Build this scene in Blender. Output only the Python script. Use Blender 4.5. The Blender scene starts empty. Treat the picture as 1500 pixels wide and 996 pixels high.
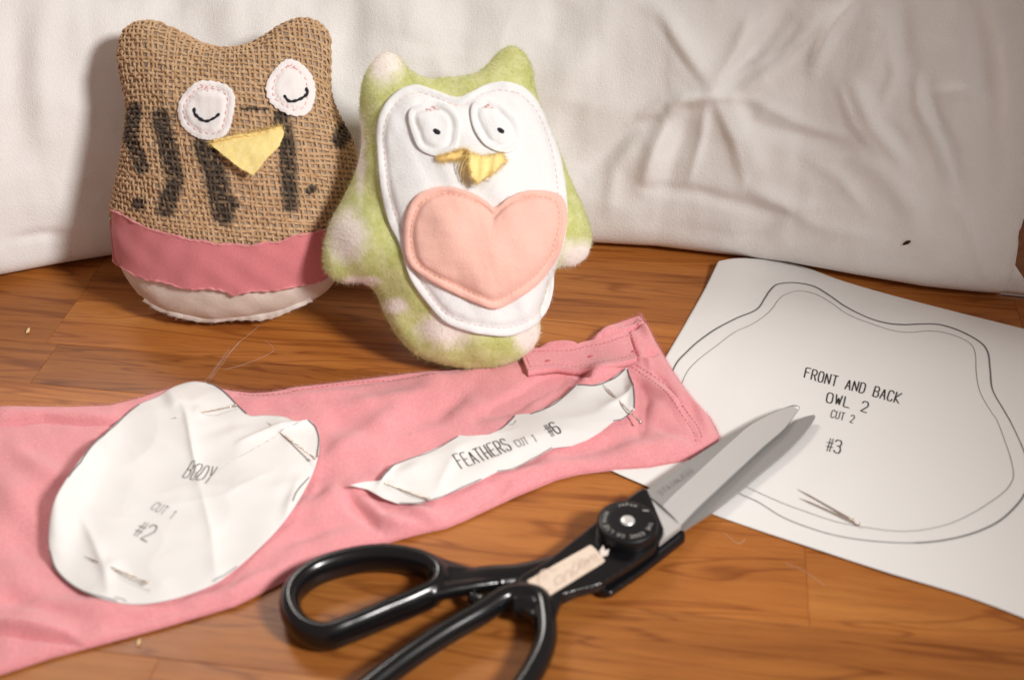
import bpy, math, random
import numpy as np
from mathutils import Matrix, Vector
R = random.Random(7)
rng = np.random.default_rng(11)
sc = bpy.context.scene
COL = sc.collection
# ------------------------------------------------------------------ camera, world, lamps
PITCH, DIST, FPX = math.radians(36), 0.78, 1875.0
CAM = np.array([0, -DIST * math.cos(PITCH), DIST * math.sin(PITCH)])
FWD = np.array([0, math.cos(PITCH), -math.sin(PITCH)])
UPV = np.array([0, math.sin(PITCH), math.cos(PITCH)])
XV = np.array([1.0, 0, 0])
cd = bpy.data.cameras.new('camera'); cam = bpy.data.objects.new('camera', cd); COL.objects.link(cam)
cam.location = CAM; cam.rotation_euler = (math.pi / 2 - PITCH, 0, 0)
cd.sensor_fit = 'HORIZONTAL'; cd.sensor_width = 36; cd.lens = 36 * FPX / 1500
cd.clip_start = 0.02; cd.clip_end = 30
cd.dof.use_dof = True; cd.dof.focus_distance = 0.79; cd.dof.aperture_fstop = 5.6; cd.dof.aperture_blades = 7
sc.camera = cam
w = bpy.data.worlds.new('World'); sc.world = w; w.use_nodes = True
bg = w.node_tree.nodes['Background']; bg.inputs[0].default_value = (1.0, 0.79, 0.69, 1); bg.inputs[1].default_value = 0.28
def aim(o, target):
    o.rotation_euler = (Vector(target) - o.location).to_track_quat('-Z', 'Y').to_euler()
ld = bpy.data.lights.new('key_lamp', 'SPOT'); key = bpy.data.objects.new('key_lamp', ld); COL.objects.link(key)
key.location = (0.72, -0.74, 0.86); ld.energy = 81; ld.color = (1.0, 0.98, 0.955)
ld.shadow_soft_size = 0.12; ld.spot_size = math.radians(41); ld.spot_blend = 1.0; aim(key, (-0.20, -0.04, 0.03))
ad = bpy.data.lights.new('window_light', 'AREA'); win = bpy.data.objects.new('window_light', ad); COL.objects.link(win)
ad.shape = 'RECTANGLE'; ad.size = 0.42; ad.size_y = 0.42; ad.energy = 9.5; ad.color = (1.0, 0.95, 0.88)
win.location = (-0.55, 0.88, 1.15); aim(win, (0, 0, 0))
sc.view_settings.view_transform = 'Standard'; sc.view_settings.look = 'None'
sc.view_settings.exposure = 0.0; sc.view_settings.gamma = 1.0; sc.view_settings.use_curve_mapping = False

# ------------------------------------------------------------------ projection helpers
def ray(p):
    p = np.atleast_2d(np.asarray(p, float))
    return FWD + XV * ((p[:, :1] - 750) / FPX) + UPV * ((498 - p[:, 1:2]) / FPX)
def onz(p, z=0.0):
    r = ray(p); z = np.broadcast_to(np.asarray(z, float), (len(r),))
    return CAM + r * ((z - CAM[2]) / r[:, 2])[:, None]
def pxof(P):
    P = np.asarray(P, float).reshape(-1, 3) - CAM
    d = P @ FWD
    return np.stack([750 + FPX * (P @ XV) / d, 498 - FPX * (P @ UPV) / d], 1)
def zoomed(pts, x0, y0, s):
    return [(x0 + a / s, y0 + b / s) for a, b in pts]

def wob(x, y, scale, seed=0, n=7):
    r = np.random.default_rng(int(seed) + 5000); out = 0
    for i in range(n):
        th = r.uniform(0, 2 * np.pi); k = 2 * np.pi / (scale * r.uniform(.6, 1.6)); ph = r.uniform(0, 2 * np.pi)
        out = out + np.sin(k * (x * np.cos(th) + y * np.sin(th)) + ph)
    return out / n ** .5
def wob1(x, scale, seed=0, n=5):
    return wob(x, np.zeros_like(x), scale, seed, n)

class Raster:
    def __init__(s, x0, y0, st, A): s.x0, s.y0, s.st, s.A = x0, y0, st, A
    def __call__(s, x, y):
        h, wd = s.A.shape
        i = np.clip((np.asarray(x) - s.x0) / s.st, 0, wd - 1.001); j = np.clip((np.asarray(y) - s.y0) / s.st, 0, h - 1.001)
        i0 = i.astype(int); j0 = j.astype(int); fi = i - i0; fj = j - j0
        A = s.A
        return (A[j0, i0] * (1 - fi) + A[j0, i0 + 1] * fi) * (1 - fj) + (A[j0 + 1, i0] * (1 - fi) + A[j0 + 1, i0 + 1] * fi) * fj
def seg_dist(x, y, poly, closed=True):
    x = np.asarray(x, float); y = np.asarray(y, float); best = np.full(x.shape, 1e9)
    n = len(poly)
    for k in range(n if closed else n - 1):
        ax, ay = poly[k][:2]; bx, by = poly[(k + 1) % n][:2]
        dx, dy = bx - ax, by - ay; L = dx * dx + dy * dy + 1e-18
        t = np.clip(((x - ax) * dx + (y - ay) * dy) / L, 0, 1)
        best = np.minimum(best, np.hypot(x - ax - t * dx, y - ay - t * dy))
    return best
def inside(x, y, poly):
    c = np.zeros(np.shape(x), bool); n = len(poly)
    for k in range(n):
        ax, ay = poly[k][:2]; bx, by = poly[(k + 1) % n][:2]
        if ay == by: continue
        c ^= ((ay > y) != (by > y)) & (x < (bx - ax) * (y - ay) / (by - ay) + ax)
    return c
def blur(A, n):
    for _ in range(n):
        B = np.pad(A, 1, mode='edge')
        A = (B[1:-1, 1:-1] * 4 + B[:-2, 1:-1] * 2 + B[2:, 1:-1] * 2 + B[1:-1, :-2] * 2 + B[1:-1, 2:] * 2 + B[:-2, :-2] + B[2:, 2:] + B[:-2, 2:] + B[2:, :-2]) / 16
    return A
def smooth_closed(p, n):
    p = np.asarray(p, float); m = len(p); out = []
    for k in range(m):
        a, b, c, d = p[k - 1], p[k], p[(k + 1) % m], p[(k + 2) % m]
        for t in np.linspace(0, 1, 12, endpoint=False):
            out.append(.5 * ((2 * b) + (-a + c) * t + (2 * a - 5 * b + 4 * c - d) * t * t + (-a + 3 * b - 3 * c + d) * t ** 3))
    return resample(np.array(out), n, True)
def smooth_open(p, n):
    p = np.asarray(p, float); q = np.vstack([2 * p[0] - p[1], p, 2 * p[-1] - p[-2]]); out = []
    for k in range(1, len(q) - 2):
        a, b, c, d = q[k - 1], q[k], q[k + 1], q[k + 2]
        for t in np.linspace(0, 1, 12, endpoint=False):
            out.append(.5 * ((2 * b) + (-a + c) * t + (2 * a - 5 * b + 4 * c - d) * t * t + (-a + 3 * b - 3 * c + d) * t ** 3))
    out.append(p[-1])
    return resample(np.array(out), n)
def resample(p, n, closed=False):
    p = np.asarray(p, float)
    if closed: p = np.vstack([p, p[:1]])
    L = np.r_[0, np.cumsum(np.linalg.norm(np.diff(p, axis=0), axis=1))]
    t = np.linspace(0, L[-1], n, endpoint=not closed)
    return np.stack([np.interp(t, L, p[:, k]) for k in range(p.shape[1])], 1)

class Surf:
    def __init__(s, O, U, V, H=None):
        s.O = np.array(O, float); s.U = np.array(U, float); s.V = np.array(V, float); s.N = np.cross(s.U, s.V)
        s.H = H or (lambda u, v: np.zeros(np.shape(u)))
    def hit(s, p, off=0.0):
        r = ray(p); h = np.zeros(len(r)) + off
        for _ in range(14):
            t = ((s.O - CAM) @ s.N + h) / (r @ s.N)
            q = CAM + r * t[:, None] - s.O
            u, v = q @ s.U, q @ s.V
            h = h * .4 + .6 * (s.H(u, v) + off)
        return np.stack([u, v], 1)
    def pt(s, q, off=0.0):
        q = np.asarray(q, float)
        h = s.H(q[..., 0], q[..., 1]) + off
        return s.O + q[..., :1] * s.U + q[..., 1:2] * s.V + h[..., None] * s.N
    def matrix(s, at=None):
        M = Matrix(np.column_stack([s.U, s.V, s.N]).tolist()).to_4x4(); M.translation = Vector(s.O if at is None else at)
        return M
TABLE = Surf((0, 0, 0), (1, 0, 0), (0, 1, 0))

# ------------------------------------------------------------------ object helpers
def thing(name, label, cat, matrix=None, loc=None, group=None):
    o = bpy.data.objects.new(name, None); COL.objects.link(o); o.empty_display_size = .02
    if matrix is not None: o.matrix_world = matrix
    if loc is not None: o.matrix_world = Matrix.Translation(Vector(loc))
    o['label'] = label; o['category'] = cat
    if group: o['group'] = group
    return o
def build(name, V, F, mat, parent=None, label=None, stuff=False, smooth=True, attrs=None, uv=None):
    V = np.asarray(V, float).reshape(-1, 3)
    M = parent.matrix_world.copy() if parent else Matrix.Identity(4)
    if parent is not None and parent.parent is not None: M = parent['_m'] if '_m' in parent else parent.parent.matrix_world.copy()
    Mi = np.array(M.inverted()); Vl = V @ Mi[:3, :3].T + Mi[:3, 3]
    me = bpy.data.meshes.new(name); me.from_pydata(Vl.tolist(), [], [list(map(int, f)) for f in F]); me.update()
    if smooth: me.polygons.foreach_set('use_smooth', np.ones(len(me.polygons), bool))
    for k, a in (attrs or {}).items():
        at = me.attributes.new(k, 'FLOAT', 'POINT'); at.data.foreach_set('value', np.asarray(a, np.float32).ravel())
    o = bpy.data.objects.new(name, me); COL.objects.link(o)
    me.materials.append(mat)
    if parent: o.parent = parent
    if label: o['label'] = label
    if stuff: o['kind'] = 'stuff'
    return o
class MB:
    def __init__(s): s.V = []; s.F = []; s.n = 0; s.at = []
    def add(s, V, F, at=None):
        V = np.asarray(V, float).reshape(-1, 3); s.V.append(V); F = np.asarray(F, dtype=object) if not isinstance(F, np.ndarray) else F
        for f in F: s.F.append([int(i) + s.n for i in f])
        s.n += len(V)
        s.at.append(np.zeros(len(V)) if at is None else np.asarray(at, float))
    def build(s, name, mat, parent=None, attr=None, **k):
        return build(name, np.vstack(s.V), s.F, mat, parent, attrs=({attr: np.concatenate(s.at)} if attr else None), **k)
def grid_faces(n, m, closed=False):
    """n rows (first index), m columns"""
    i = np.arange(n if closed else n - 1)[:, None]; j = np.arange(m - 1)[None]
    i2 = (i + 1) % n
    a = i * m + j; b = i * m + j + 1; c = i2 * m + j + 1; d = i2 * m + j
    return np.stack([a, b, c, d], -1).reshape(-1, 4)
def polar(rings, c0, c1=None, flip=False):
    """rings: list of (n,3); fan at start (c0) and maybe at the end (c1)"""
    n = len(rings[0]); V = np.vstack([c0[None]] + list(rings) + ([c1[None]] if c1 is not None else []))
    F = []
    for i in range(n): F.append((0, 1 + i, 1 + (i + 1) % n))
    for k in range(len(rings) - 1):
        a = 1 + k * n; b = a + n
        for i in range(n): j = (i + 1) % n; F.append((a + i, b + i, b + j, a + j))
    if c1 is not None:
        a = 1 + (len(rings) - 1) * n; e = len(V) - 1
        for i in range(n): F.append((a + i, e, a + (i + 1) % n))
    return V, F
def tube(P, r, sides=6, closed=False, caps=True, ref=(0, 0, 1), flat=1.0):
    P = np.asarray(P, float); n = len(P); r = np.broadcast_to(np.asarray(r, float), (n,))
    if closed: T = np.roll(P, -1, 0) - np.roll(P, 1, 0)
    else: T = np.gradient(P, axis=0)
    T /= np.linalg.norm(T, axis=1)[:, None] + 1e-12
    ref = np.broadcast_to(np.asarray(ref, float), P.shape)
    B = np.cross(T, ref); bad = np.linalg.norm(B, axis=1) < .05
    B[bad] = np.cross(T[bad], np.array([1.0, .2, 0])); B /= np.linalg.norm(B, axis=1)[:, None]
    Nn = np.cross(B, T)
    a = np.arange(sides) / sides * 2 * np.pi
    V = P[:, None] + r[:, None, None] * (np.cos(a)[None, :, None] * B[:, None] + flat * np.sin(a)[None, :, None] * Nn[:, None])
    i = np.arange(n if closed else n - 1)[:, None]; j = np.arange(sides)[None]; i2 = (i + 1) % n; j2 = (j + 1) % sides
    F = np.stack([i * sides + j, i * sides + j2, i2 * sides + j2, i2 * sides + j], -1).reshape(-1, 4).tolist()
    if caps and not closed:
        F.append(list(range(sides))[::-1]); F.append([(n - 1) * sides + k for k in range(sides)])
    return V.reshape(-1, 3), F
def addtube(mb, P, r, at=None, **k):
    V, F = tube(P, r, **k); mb.V.append(V); o = mb.n
    mb.F.extend([[a + o for a in f] for f in F]); mb.n += len(V)
    mb.at.append(np.zeros(len(V)) if at is None else np.repeat(at, k.get('sides', 6)) if np.ndim(at) else np.full(len(V), at))

# ------------------------------------------------------------------ materials
def mat(name, color, rough=.8, spec=.3, sheen=0., bump=None, coat=0., metal=0., sss=0., vary=None, scale=1.0):
    """bump: list of (kind, scale, strength) ; vary: (scale, colour2, low, high)"""
    m = bpy.data.materials.new(name); m.use_nodes = True; nt = m.node_tree; N = nt.nodes; L = nt.links
    b = N['Principled BSDF']; b.inputs['Base Color'].default_value = (*color, 1); b.inputs['Roughness'].default_value = rough
    b.inputs['Specular IOR Level'].default_value = spec; b.inputs['Metallic'].default_value = metal
    b.inputs['Sheen Weight'].default_value = sheen; b.inputs['Sheen Roughness'].default_value = .5; b.inputs['Coat Weight'].default_value = coat
    if sss: b.inputs['Subsurface Weight'].default_value = sss; b.inputs['Subsurface Radius'].default_value = (.003, .002, .0015)
    tc = N.new('ShaderNodeTexCoord'); m['tc'] = 1
    def noise(s, detail=4, rough_=.6, dist=0, vec=None):
        n = N.new('ShaderNodeTexNoise'); n.inputs['Scale'].default_value = s; n.inputs['Detail'].default_value = detail
        n.inputs['Roughness'].default_value = rough_; n.inputs['Distortion'].default_value = dist
        L.new(vec or tc.outputs['Object'], n.inputs['Vector']); return n.outputs['Fac']
    if vary:
        s, c2, lo, hi = vary
        mr = N.new('ShaderNodeMapRange'); mr.inputs[1].default_value = lo; mr.inputs[2].default_value = hi; L.new(noise(s), mr.inputs[0])
        mx = N.new('ShaderNodeMix'); mx.data_type = 'RGBA'; mx.inputs['A'].default_value = (*color, 1); mx.inputs['B'].default_value = (*c2, 1)
        L.new(mr.outputs[0], mx.inputs['Factor']); L.new(mx.outputs['Result'], b.inputs['Base Color'])
    prev = None
    for kind, s, st in (bump or []):
        if kind == 'noise': h = noise(s, 5, .65)
        elif kind == 'weave':
            outs = []
            for scl in ((s, s * .22, s * .22), (s * .22, s * .8, s * .8)):
                mp = N.new('ShaderNodeMapping'); mp.inputs['Scale'].default_value = scl; L.new(tc.outputs['Object'], mp.inputs['Vector'])
                outs.append(noise(1, 2, .5, 0, mp.outputs[0]))
            ma = N.new('ShaderNodeMath'); ma.operation = 'ADD'; L.new(outs[0], ma.inputs[0]); L.new(outs[1], ma.inputs[1]); h = ma.outputs[0]
        bp = N.new('ShaderNodeBump'); bp.inputs['Strength'].default_value = st; bp.inputs['Distance'].default_value = .0006
        L.new(h, bp.inputs['Height'])
        if prev: L.new(prev, bp.inputs['Normal'])
        prev = bp.outputs['Normal']
    if prev: L.new(prev, b.inputs['Normal'])
    return m
def attr_mix(m, attr, c2, lo=0., hi=1.):
    """blend base colour towards c2 by a mesh attribute (a printed or dyed pattern)"""
    nt = m.node_tree; N = nt.nodes; L = nt.links; b = N['Principled BSDF']
    at = N.new('ShaderNodeAttribute'); at.attribute_name = attr
    mx = N.new('ShaderNodeMix'); mx.data_type = 'RGBA'; src = b.inputs['Base Color']
    if src.is_linked: L.new(src.links[0].from_socket, mx.inputs['A'])
    else: mx.inputs['A'].default_value = src.default_value[:]
    mx.inputs['B'].default_value = (*c2, 1)
    mr = N.new('ShaderNodeMapRange'); mr.inputs[1].default_value = lo; mr.inputs[2].default_value = hi
    L.new(at.outputs['Fac'], mr.inputs[0]); L.new(mr.outputs[0], mx.inputs['Factor']); L.new(mx.outputs['Result'], b.inputs['Base Color'])
    return m
def wood_mat():
    m = bpy.data.materials.new('oiled_wood'); m.use_nodes = True; nt = m.node_tree; N = nt.nodes; L = nt.links
    b = N['Principled BSDF']; b.inputs['Roughness'].default_value = .42; b.inputs['Specular IOR Level'].default_value = .35
    tc = N.new('ShaderNodeTexCoord'); oi = N.new('ShaderNodeObjectInfo')
    off = N.new('ShaderNodeVectorMath'); off.operation = 'MULTIPLY_ADD'; off.inputs[1].default_value = (13, 7, 5)
    cmb = N.new('ShaderNodeCombineXYZ')
    for k in range(3): L.new(oi.outputs['Random'], cmb.inputs[k])
    L.new(cmb.outputs[0], off.inputs[0]); L.new(tc.outputs['Object'], off.inputs[2])
    def stretched(sx, sy, detail, dist, rough=.6):
        mp = N.new('ShaderNodeMapping'); mp.inputs['Scale'].default_value = (sx, sy, sy); L.new(off.outputs[0], mp.inputs['Vector'])
        n = N.new('ShaderNodeTexNoise'); n.inputs['Scale'].default_value = 1; n.inputs['Detail'].default_value = detail
        n.inputs['Distortion'].default_value = dist; n.inputs['Roughness'].default_value = rough
        L.new(mp.outputs[0], n.inputs['Vector']); return n.outputs['Fac']
    def ramp(src, stops):
        r = N.new('ShaderNodeValToRGB'); e = r.color_ramp.elements
        while len(e) < len(stops): e.new(.5)
        for el, (p, c) in zip(e, stops): el.position = p; el.color = (*c, 1)
        L.new(src, r.inputs[0]); return r.outputs[0]
    broad = stretched(4, 26, 3, .4)
    col = ramp(broad, [(.25, (.28, .085, .015)), (.5, (.41, .142, .028)), (.75, (.52, .208, .048))])
    def mul(a, c, fac):
        mx = N.new('ShaderNodeMix'); mx.data_type = 'RGBA'; mx.blend_type = 'MULTIPLY'; mx.inputs['Factor'].default_value = fac
        L.new(a, mx.inputs['A']); L.new(c, mx.inputs['B']); return mx.outputs['Result']
    col = mul(col, ramp(stretched(14, 170, 5, .5, .7), [(.28, (.76, .66, .56)), (.5, (1, 1, 1)), (.8, (1.15, 1.12, 1.05))]), .65)
    col = mul(col, ramp(stretched(30, 900, 3, .1, .7), [(.35, (.6, .5, .42)), (.47, (1, 1, 1)), (1, (1, 1, 1))]), .55)
    col = mul(col, ramp(stretched(4, 38, 2, 1.3), [(.475, (1, 1, 1)), (.498, (.45, .30, .20)), (.504, (.45, .30, .2)), (.53, (1, 1, 1))]), .6)
    # whole-stave tone
    mr = N.new('ShaderNodeMapRange'); mr.inputs[3].default_value = .80; mr.inputs[4].default_value = 1.06; L.new(oi.outputs['Random'], mr.inputs[0])
    hs = N.new('ShaderNodeHueSaturation'); L.new(mr.outputs[0], hs.inputs['Value']); L.new(col, hs.inputs['Color']); L.new(hs.outputs[0], b.inputs['Base Color'])
    bp = N.new('ShaderNodeBump'); bp.inputs['Strength'].default_value = .25; bp.inputs['Distance'].default_value = .0003
    L.new(stretched(30, 700, 3, .1), bp.inputs['Height']); L.new(bp.outputs[0], b.inputs['Normal'])
    rr = N.new('ShaderNodeMapRange'); rr.inputs[3].default_value = .34; rr.inputs[4].default_value = .55; L.new(stretched(12, 14, 4, .3), rr.inputs[0]); L.new(rr.outputs[0], b.inputs['Roughness'])
    return m
M_wood = wood_mat()
M_pillow = mat('pillow_cotton', (.84, .82, .80), .9, .15, .1, [('weave', 1800, .5), ('noise', 1900, .25)])
M_threadw = mat('jute_yarn', (.57, .385, .225), .9, .15, .15, [('noise', 1800, .5)], vary=(220, (.44, .25, .12), .38, .72)); attr_mix(M_threadw, 'ink', (.075, .053, .037), .1, .85)
M_fill = mat('pale_stuffing', (.36, .27, .20), .95, .1)
M_whitecloth = mat('undyed_cloth', (.74, .64, .57), .92, .15, .1, [('noise', 900, .6), ('noise', 120, .3)], vary=(70, (.60, .49, .42), .45, .75))
M_fray = mat('frayed_cloth_edge', (.74, .66, .60), .95, .1)
M_pink = mat('pink_flannel', (.79, .285, .315), .95, .12, .35, [('noise', 1300, 1.0), ('noise', 350, .5)], vary=(900, (.86, .38, .40), .35, .7))
M_band = mat('dusty_pink_fabric', (.64, .19, .215), .95, .12, .25, [('noise', 1700, .8)], vary=(1100, (.68, .235, .25), .35, .7))
M_bandedge = mat('pink_rolled_edge', (.70, .27, .28), .95, .12, .2, [('noise', 1500, .8)])
M_felt = mat('white_felt', (.79, .79, .785), .95, .1, .2, [('noise', 1100, .8), ('noise', 260, .35)])
M_eyecloth = mat('white_quilting_cloth', (.79, .75, .74), .92, .12, .1, [('noise', 900, .5)])
M_heart = mat('peach_felt', (.86, .49, .43), .95, .1, .25, [('noise', 1100, .8), ('noise', 260, .4)], vary=(700, (.85, .53, .42), .35, .7))
M_fleece = mat('green_fleece', (.49, .51, .17), .95, .1, .3, [('noise', 500, .9), ('noise', 120, .4)], vary=(110, (.64, .64, .32), .35, .7)); attr_mix(M_fleece, 'spot', (.84, .77, .70))
M_yellow = mat('yellow_cotton', (.86, .68, .25), .9, .12, .1, [('noise', 1300, .7)], vary=(500, (.90, .75, .36), .35, .7))
M_yellow2 = mat('golden_frayed_cotton', (.86, .64, .25), .9, .12, .1, [('noise', 1300, .7)])
M_black = mat('black_thread', (.012, .012, .02), .7, .3)
M_pinkthread = mat('pink_thread', (.80, .38, .36), .8, .2)
M_palethread = mat('faded_pink_thread', (.84, .50, .47), .8, .2)
M_goldthread = mat('golden_thread', (.88, .56, .38), .7, .3)
M_rosethread = mat('rose_thread', (.56, .15, .17), .8, .2)
M_paper = mat('white_printer_paper', (.77, .76, .745), .75, .25, 0, [('noise', 500, .06), ('noise', 50, .1)])
M_ink = mat('printer_ink', (.02, .02, .022), .6, .3)
M_greyink = mat('pale_printer_ink', (.16, .155, .155), .6, .3)
M_pin = mat('pin_steel', (.62, .53, .46), .25, .5, metal=.75)
M_steel = mat('brushed_steel', (.80, .80, .79), .36, .5, metal=.6, bump=[('noise', 60, .03)])
M_steeldull = mat('flat_ground_steel', (.36, .35, .34), .5, .5, metal=.45)
M_plastic = mat('black_plastic', (.005, .005, .006), .2, .5, bump=[('noise', 90, .02)])
M_knob = mat('matt_black_plastic', (.007, .007, .008), .42, .25)
M_sticker = mat('cream_label_paper', (.72, .60, .49), .7, .25, vary=(200, (.62, .48, .38), .45, .75))
M_scribble = mat('faded_pen', (.60, .47, .40), .7, .2)
M_print = mat('white_print', (.42, .40, .38), .6, .3)
M_steelflat = mat('matt_steel', (.34, .335, .33), .5, .5, metal=.5)
M_engrave = mat('etched_steel', (.30, .295, .29), .6, .4, metal=1.)
M_chip = mat('pale_crumb', (.75, .55, .30), .9, .1)
M_gap = mat('dark_glue_line', (.05, .02, .008), .8, .2)

# ------------------------------------------------------------------ table of glued staves
GA = math.radians(-8.0); G = np.array([math.cos(GA), math.sin(GA)]); W = np.array([-math.sin(GA), math.cos(GA)])
def gw(p): q = onz([p])[0][:2]; return float(q @ G), float(q @ W)
table = thing('wooden_table', 'glued wooden table top of orange brown staves under everything', 'table', loc=(0, 0, -.03))
wl = [gw((67, 502))[1], gw((134, 412))[1], gw((500, 874))[1], gw((1137, 912))[1], gw((105, 567))[1]]
bounds = sorted([wl[0], wl[1], wl[3], wl[4]])
b = [bounds[0]]
for x in bounds[1:]:
    k = max(1, round((x - b[-1]) / .062)); st = (x - b[-1]) / k
    for i in range(k): b.append(b[-1] + st)
while b[0] > -.42: b.insert(0, b[0] - .06)
while b[-1] < .62: b.append(b[-1] + .062)
fixed = {}
for p in ((67, 502), (226, 979), (1490, 330)):
    g, wv = gw(p); p2 = 1e-4
    r = int(np.searchsorted(b, wv + .004)) - 1; fixed.setdefault(r, []).append(g)
def stave(g0, g1, w0, w1, seed):
    c = .00018; e = .00005; top = 0.0; bot = -.03
    g0 += e; g1 -= e; w0 += e; w1 -= e
    V = []
    for (gg, ww, z) in [(g0, w0, bot), (g1, w0, bot), (g1, w1, bot), (g0, w1, bot), (g0, w0, top - c), (g1, w0, top - c), (g1, w1, top - c), (g0, w1, top - c),
                        (g0 + c, w0 + c, top), (g1 - c, w0 + c, top), (g1 - c, w1 - c, top), (g0 + c, w1 - c, top)]:
        V.append((gg, ww, z))
    F = [(3, 2, 1, 0), (0, 1, 5, 4), (1, 2, 6, 5), (2, 3, 7, 6), (3, 0, 4, 7), (4, 5, 9, 8), (5, 6, 10, 9), (6, 7, 11, 10), (7, 4, 8, 11), (8, 9, 10, 11)]
    me = bpy.data.meshes.new('plank'); me.from_pydata(V, [], F); me.update(); me.materials.append(M_wood)
    o = bpy.data.objects.new('plank', me); COL.objects.link(o); o.parent = table; o.matrix_parent_inverse = table.matrix_world.inverted()
    o.rotation_euler = (0, 0, GA)
RW = random.Random(3)
for r in range(len(b) - 1):
    cuts = sorted(fixed.get(r, []))
    if not cuts: cuts = [RW.uniform(-.35, .35)]
    lo = cuts[0]; pre = []
    while lo > -.75: lo -= RW.uniform(.38, .6); pre.insert(0, lo)
    hi = cuts[-1]; post = []
    while hi < .8: hi += RW.uniform(.38, .6); post.append(hi)
    cs = pre + cuts + post
    for k in range(len(cs) - 1): stave(cs[k], cs[k + 1], b[r], b[r + 1], r * 31 + k)

# ------------------------------------------------------------------ pillow
def bump_field(px, py, items):
    """folds given as polylines: (points, half width, height, sharp)"""
    out = np.zeros(len(px))
    for pts, wd, h, sharp in items:
        n = len(pts)
        # distance and normalised position along
        best = np.full(len(px), 1e9); tt = np.zeros(len(px)); side = np.zeros(len(px)); Ls = [0]
        for k in range(n - 1): Ls.append(Ls[-1] + math.dist(pts[k], pts[k + 1]))
        for k in range(n - 1):
            ax, ay = pts[k]; bx, by = pts[k + 1]; dx, dy = bx - ax, by - ay; L2 = dx * dx + dy * dy
            t = np.clip(((px - ax) * dx + (py - ay) * dy) / L2, 0, 1); d = np.hypot(px - ax - t * dx, py - ay - t * dy)
            m = d < best; best[m] = d[m]; tt[m] = ((Ls[k] + t * math.sqrt(L2)) / Ls[-1])[m]
        taper = np.clip(np.sin(np.pi * np.clip(tt * .86 + .07, 0, 1)), 0, 1) ** .7
        prof = np.exp(-best / wd) if sharp else np.exp(-(best / wd) ** 2)
        out += h * prof * taper
    return out
def Z(pts): return [(740 + a / 1.974, y / 1.974) for a, y in pts]
folds = [
    (Z([(440, 20), (520, 150), (590, 250)]), 16, .0045, 0), (Z([(830, 20), (730, 140), (640, 255)]), 13, -.0045, 0),
    (Z([(760, 30), (690, 120), (600, 240)]), 12, .0025, 0),
    (Z([(1010, 0), (940, 90), (890, 200)]), 10, .0045, 0), (Z([(930, 40), (870, 110), (740, 230), (650, 280)]), 10, .0035, 0),
    (Z([(860, 60), (760, 200)]), 12, -.003, 0),
    (Z([(640, 270), (520, 290), (460, 330)]), 9, .0045, 0), (Z([(480, 330), (430, 430), (395, 545)]), 11, .0045, 0),
    (Z([(460, 350), (380, 360), (300, 440), (230, 510)]), 14, -.004, 0), (Z([(530, 340), (490, 450), (470, 530)]), 12, -.003, 0),
    (Z([(680, 280), (720, 360), (860, 400), (1000, 430)]), 11, -.0035, 0), (Z([(640, 300), (700, 420), (730, 500)]), 16, .003, 0),
    (Z([(1010, 250), (1070, 370), (1170, 480)]), 13, .0055, 0), (Z([(1060, 330), (1140, 400), (1180, 470)]), 9, -.003, 0),
    (Z([(1190, 230), (1200, 310), (1260, 430), (1300, 550)]), 9, .0045, 0), (Z([(1150, 0), (1150, 130), (1180, 240)]), 15, -.0035, 0),
    (Z([(1225, 250), (1240, 340), (1290, 440), (1320, 560)]), 10, -.004, 0), (Z([(1215, 270), (1330, 265), (1400, 300)]), 8, .002, 0),
    (Z([(1000, 430), (1110, 510), (1180, 600), (1190, 680)]), 16, .0035, 0), (Z([(1080, 20), (1090, 100), (1030, 240)]), 18, .0035, 0),
    (Z([(400, 545), (560, 560), (790, 625)]), 9, -.0022, 0), (Z([(790, 625), (740, 680), (640, 730)]), 12, -.0018, 0),
    (Z([(700, 545), (820, 590), (900, 600)]), 10, .003, 0), (Z([(1400, 10), (1440, 130), (1455, 250), (1450, 420), (1455, 600)]), 16, .004, 0),
    (Z([(1350, 0), (1380, 150), (1400, 330)]), 16, -.0035, 0),
    ([(1044, 140), (1075, 205), (1090, 260)], 7, .0020, 0), ([(1036, 142), (1028, 200), (1010, 262)], 6, .0018, 0), ([(1050, 132), (1100, 95), (1150, 70)], 6, .0022, 0), ([(1030, 128), (1000, 90), (960, 30)], 7, -.0018, 0),
    ([(1048, 138), (1110, 150), (1180, 185), (1230, 200)], 6, .0018, 0), ([(1028, 138), (970, 150), (920, 185)], 7, .0016, 0), ([(1230, 130), (1250, 180), (1290, 230)], 6, .0020, 0), ([(1180, 230), (1230, 260), (1270, 310)], 8, .0016, 0),
    ([(1130, 290), (1200, 330), (1290, 350)], 9, .0014, 0), ([(1300, 30), (1310, 110), (1290, 160)], 8, .0018, 0), ([(930, 200), (900, 250), (890, 310)], 10, .0016, 0), ([(1100, 20), (1080, 70), (1052, 115)], 6, .0018, 0), ([(1400, 300), (1430, 350), (1440, 400)], 9, .0014, 0),
    ([(905, 0), (860, 70), (806, 152)], 26, .0035, 0), ([(830, 0), (800, 60)], 22, -.002, 0), ([(850, 150), (830, 230), (812, 260)], 24, -.003, 0),
    ([(350, -20), (335, 40), (335, 70)], 20, .002, 0), ([(250, -30), (262, 20)], 26, -.0025, 0), ([(28, -10), (24, 120), (30, 210)], 22, -.003, 0),
    ([(62, 0), (55, 120), (80, 230)], 22, .002, 0), ([(20, 352), (60, 346), (100, 345)], 7, -.0015, 0), ([(150, 0), (130, 120)], 30, .002, 0),
    ([(520, -10), (512, 60), (500, 120)], 22, -.003, 0), ([(620, -10), (600, 60)], 26, .0025, 0), ([(690, 0), (672, 80)], 22, -.002, 0),
]
base_px = [(-260, 450), (-60, 416), (0, 407), (100, 388), (180, 375), (300, 365), (500, 360), (700, 359), (865, 359), (960, 364), (1055, 376), (1150, 387), (1250, 406), (1350, 423), (1430, 432), (1500, 439), (1560, 446)]
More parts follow.
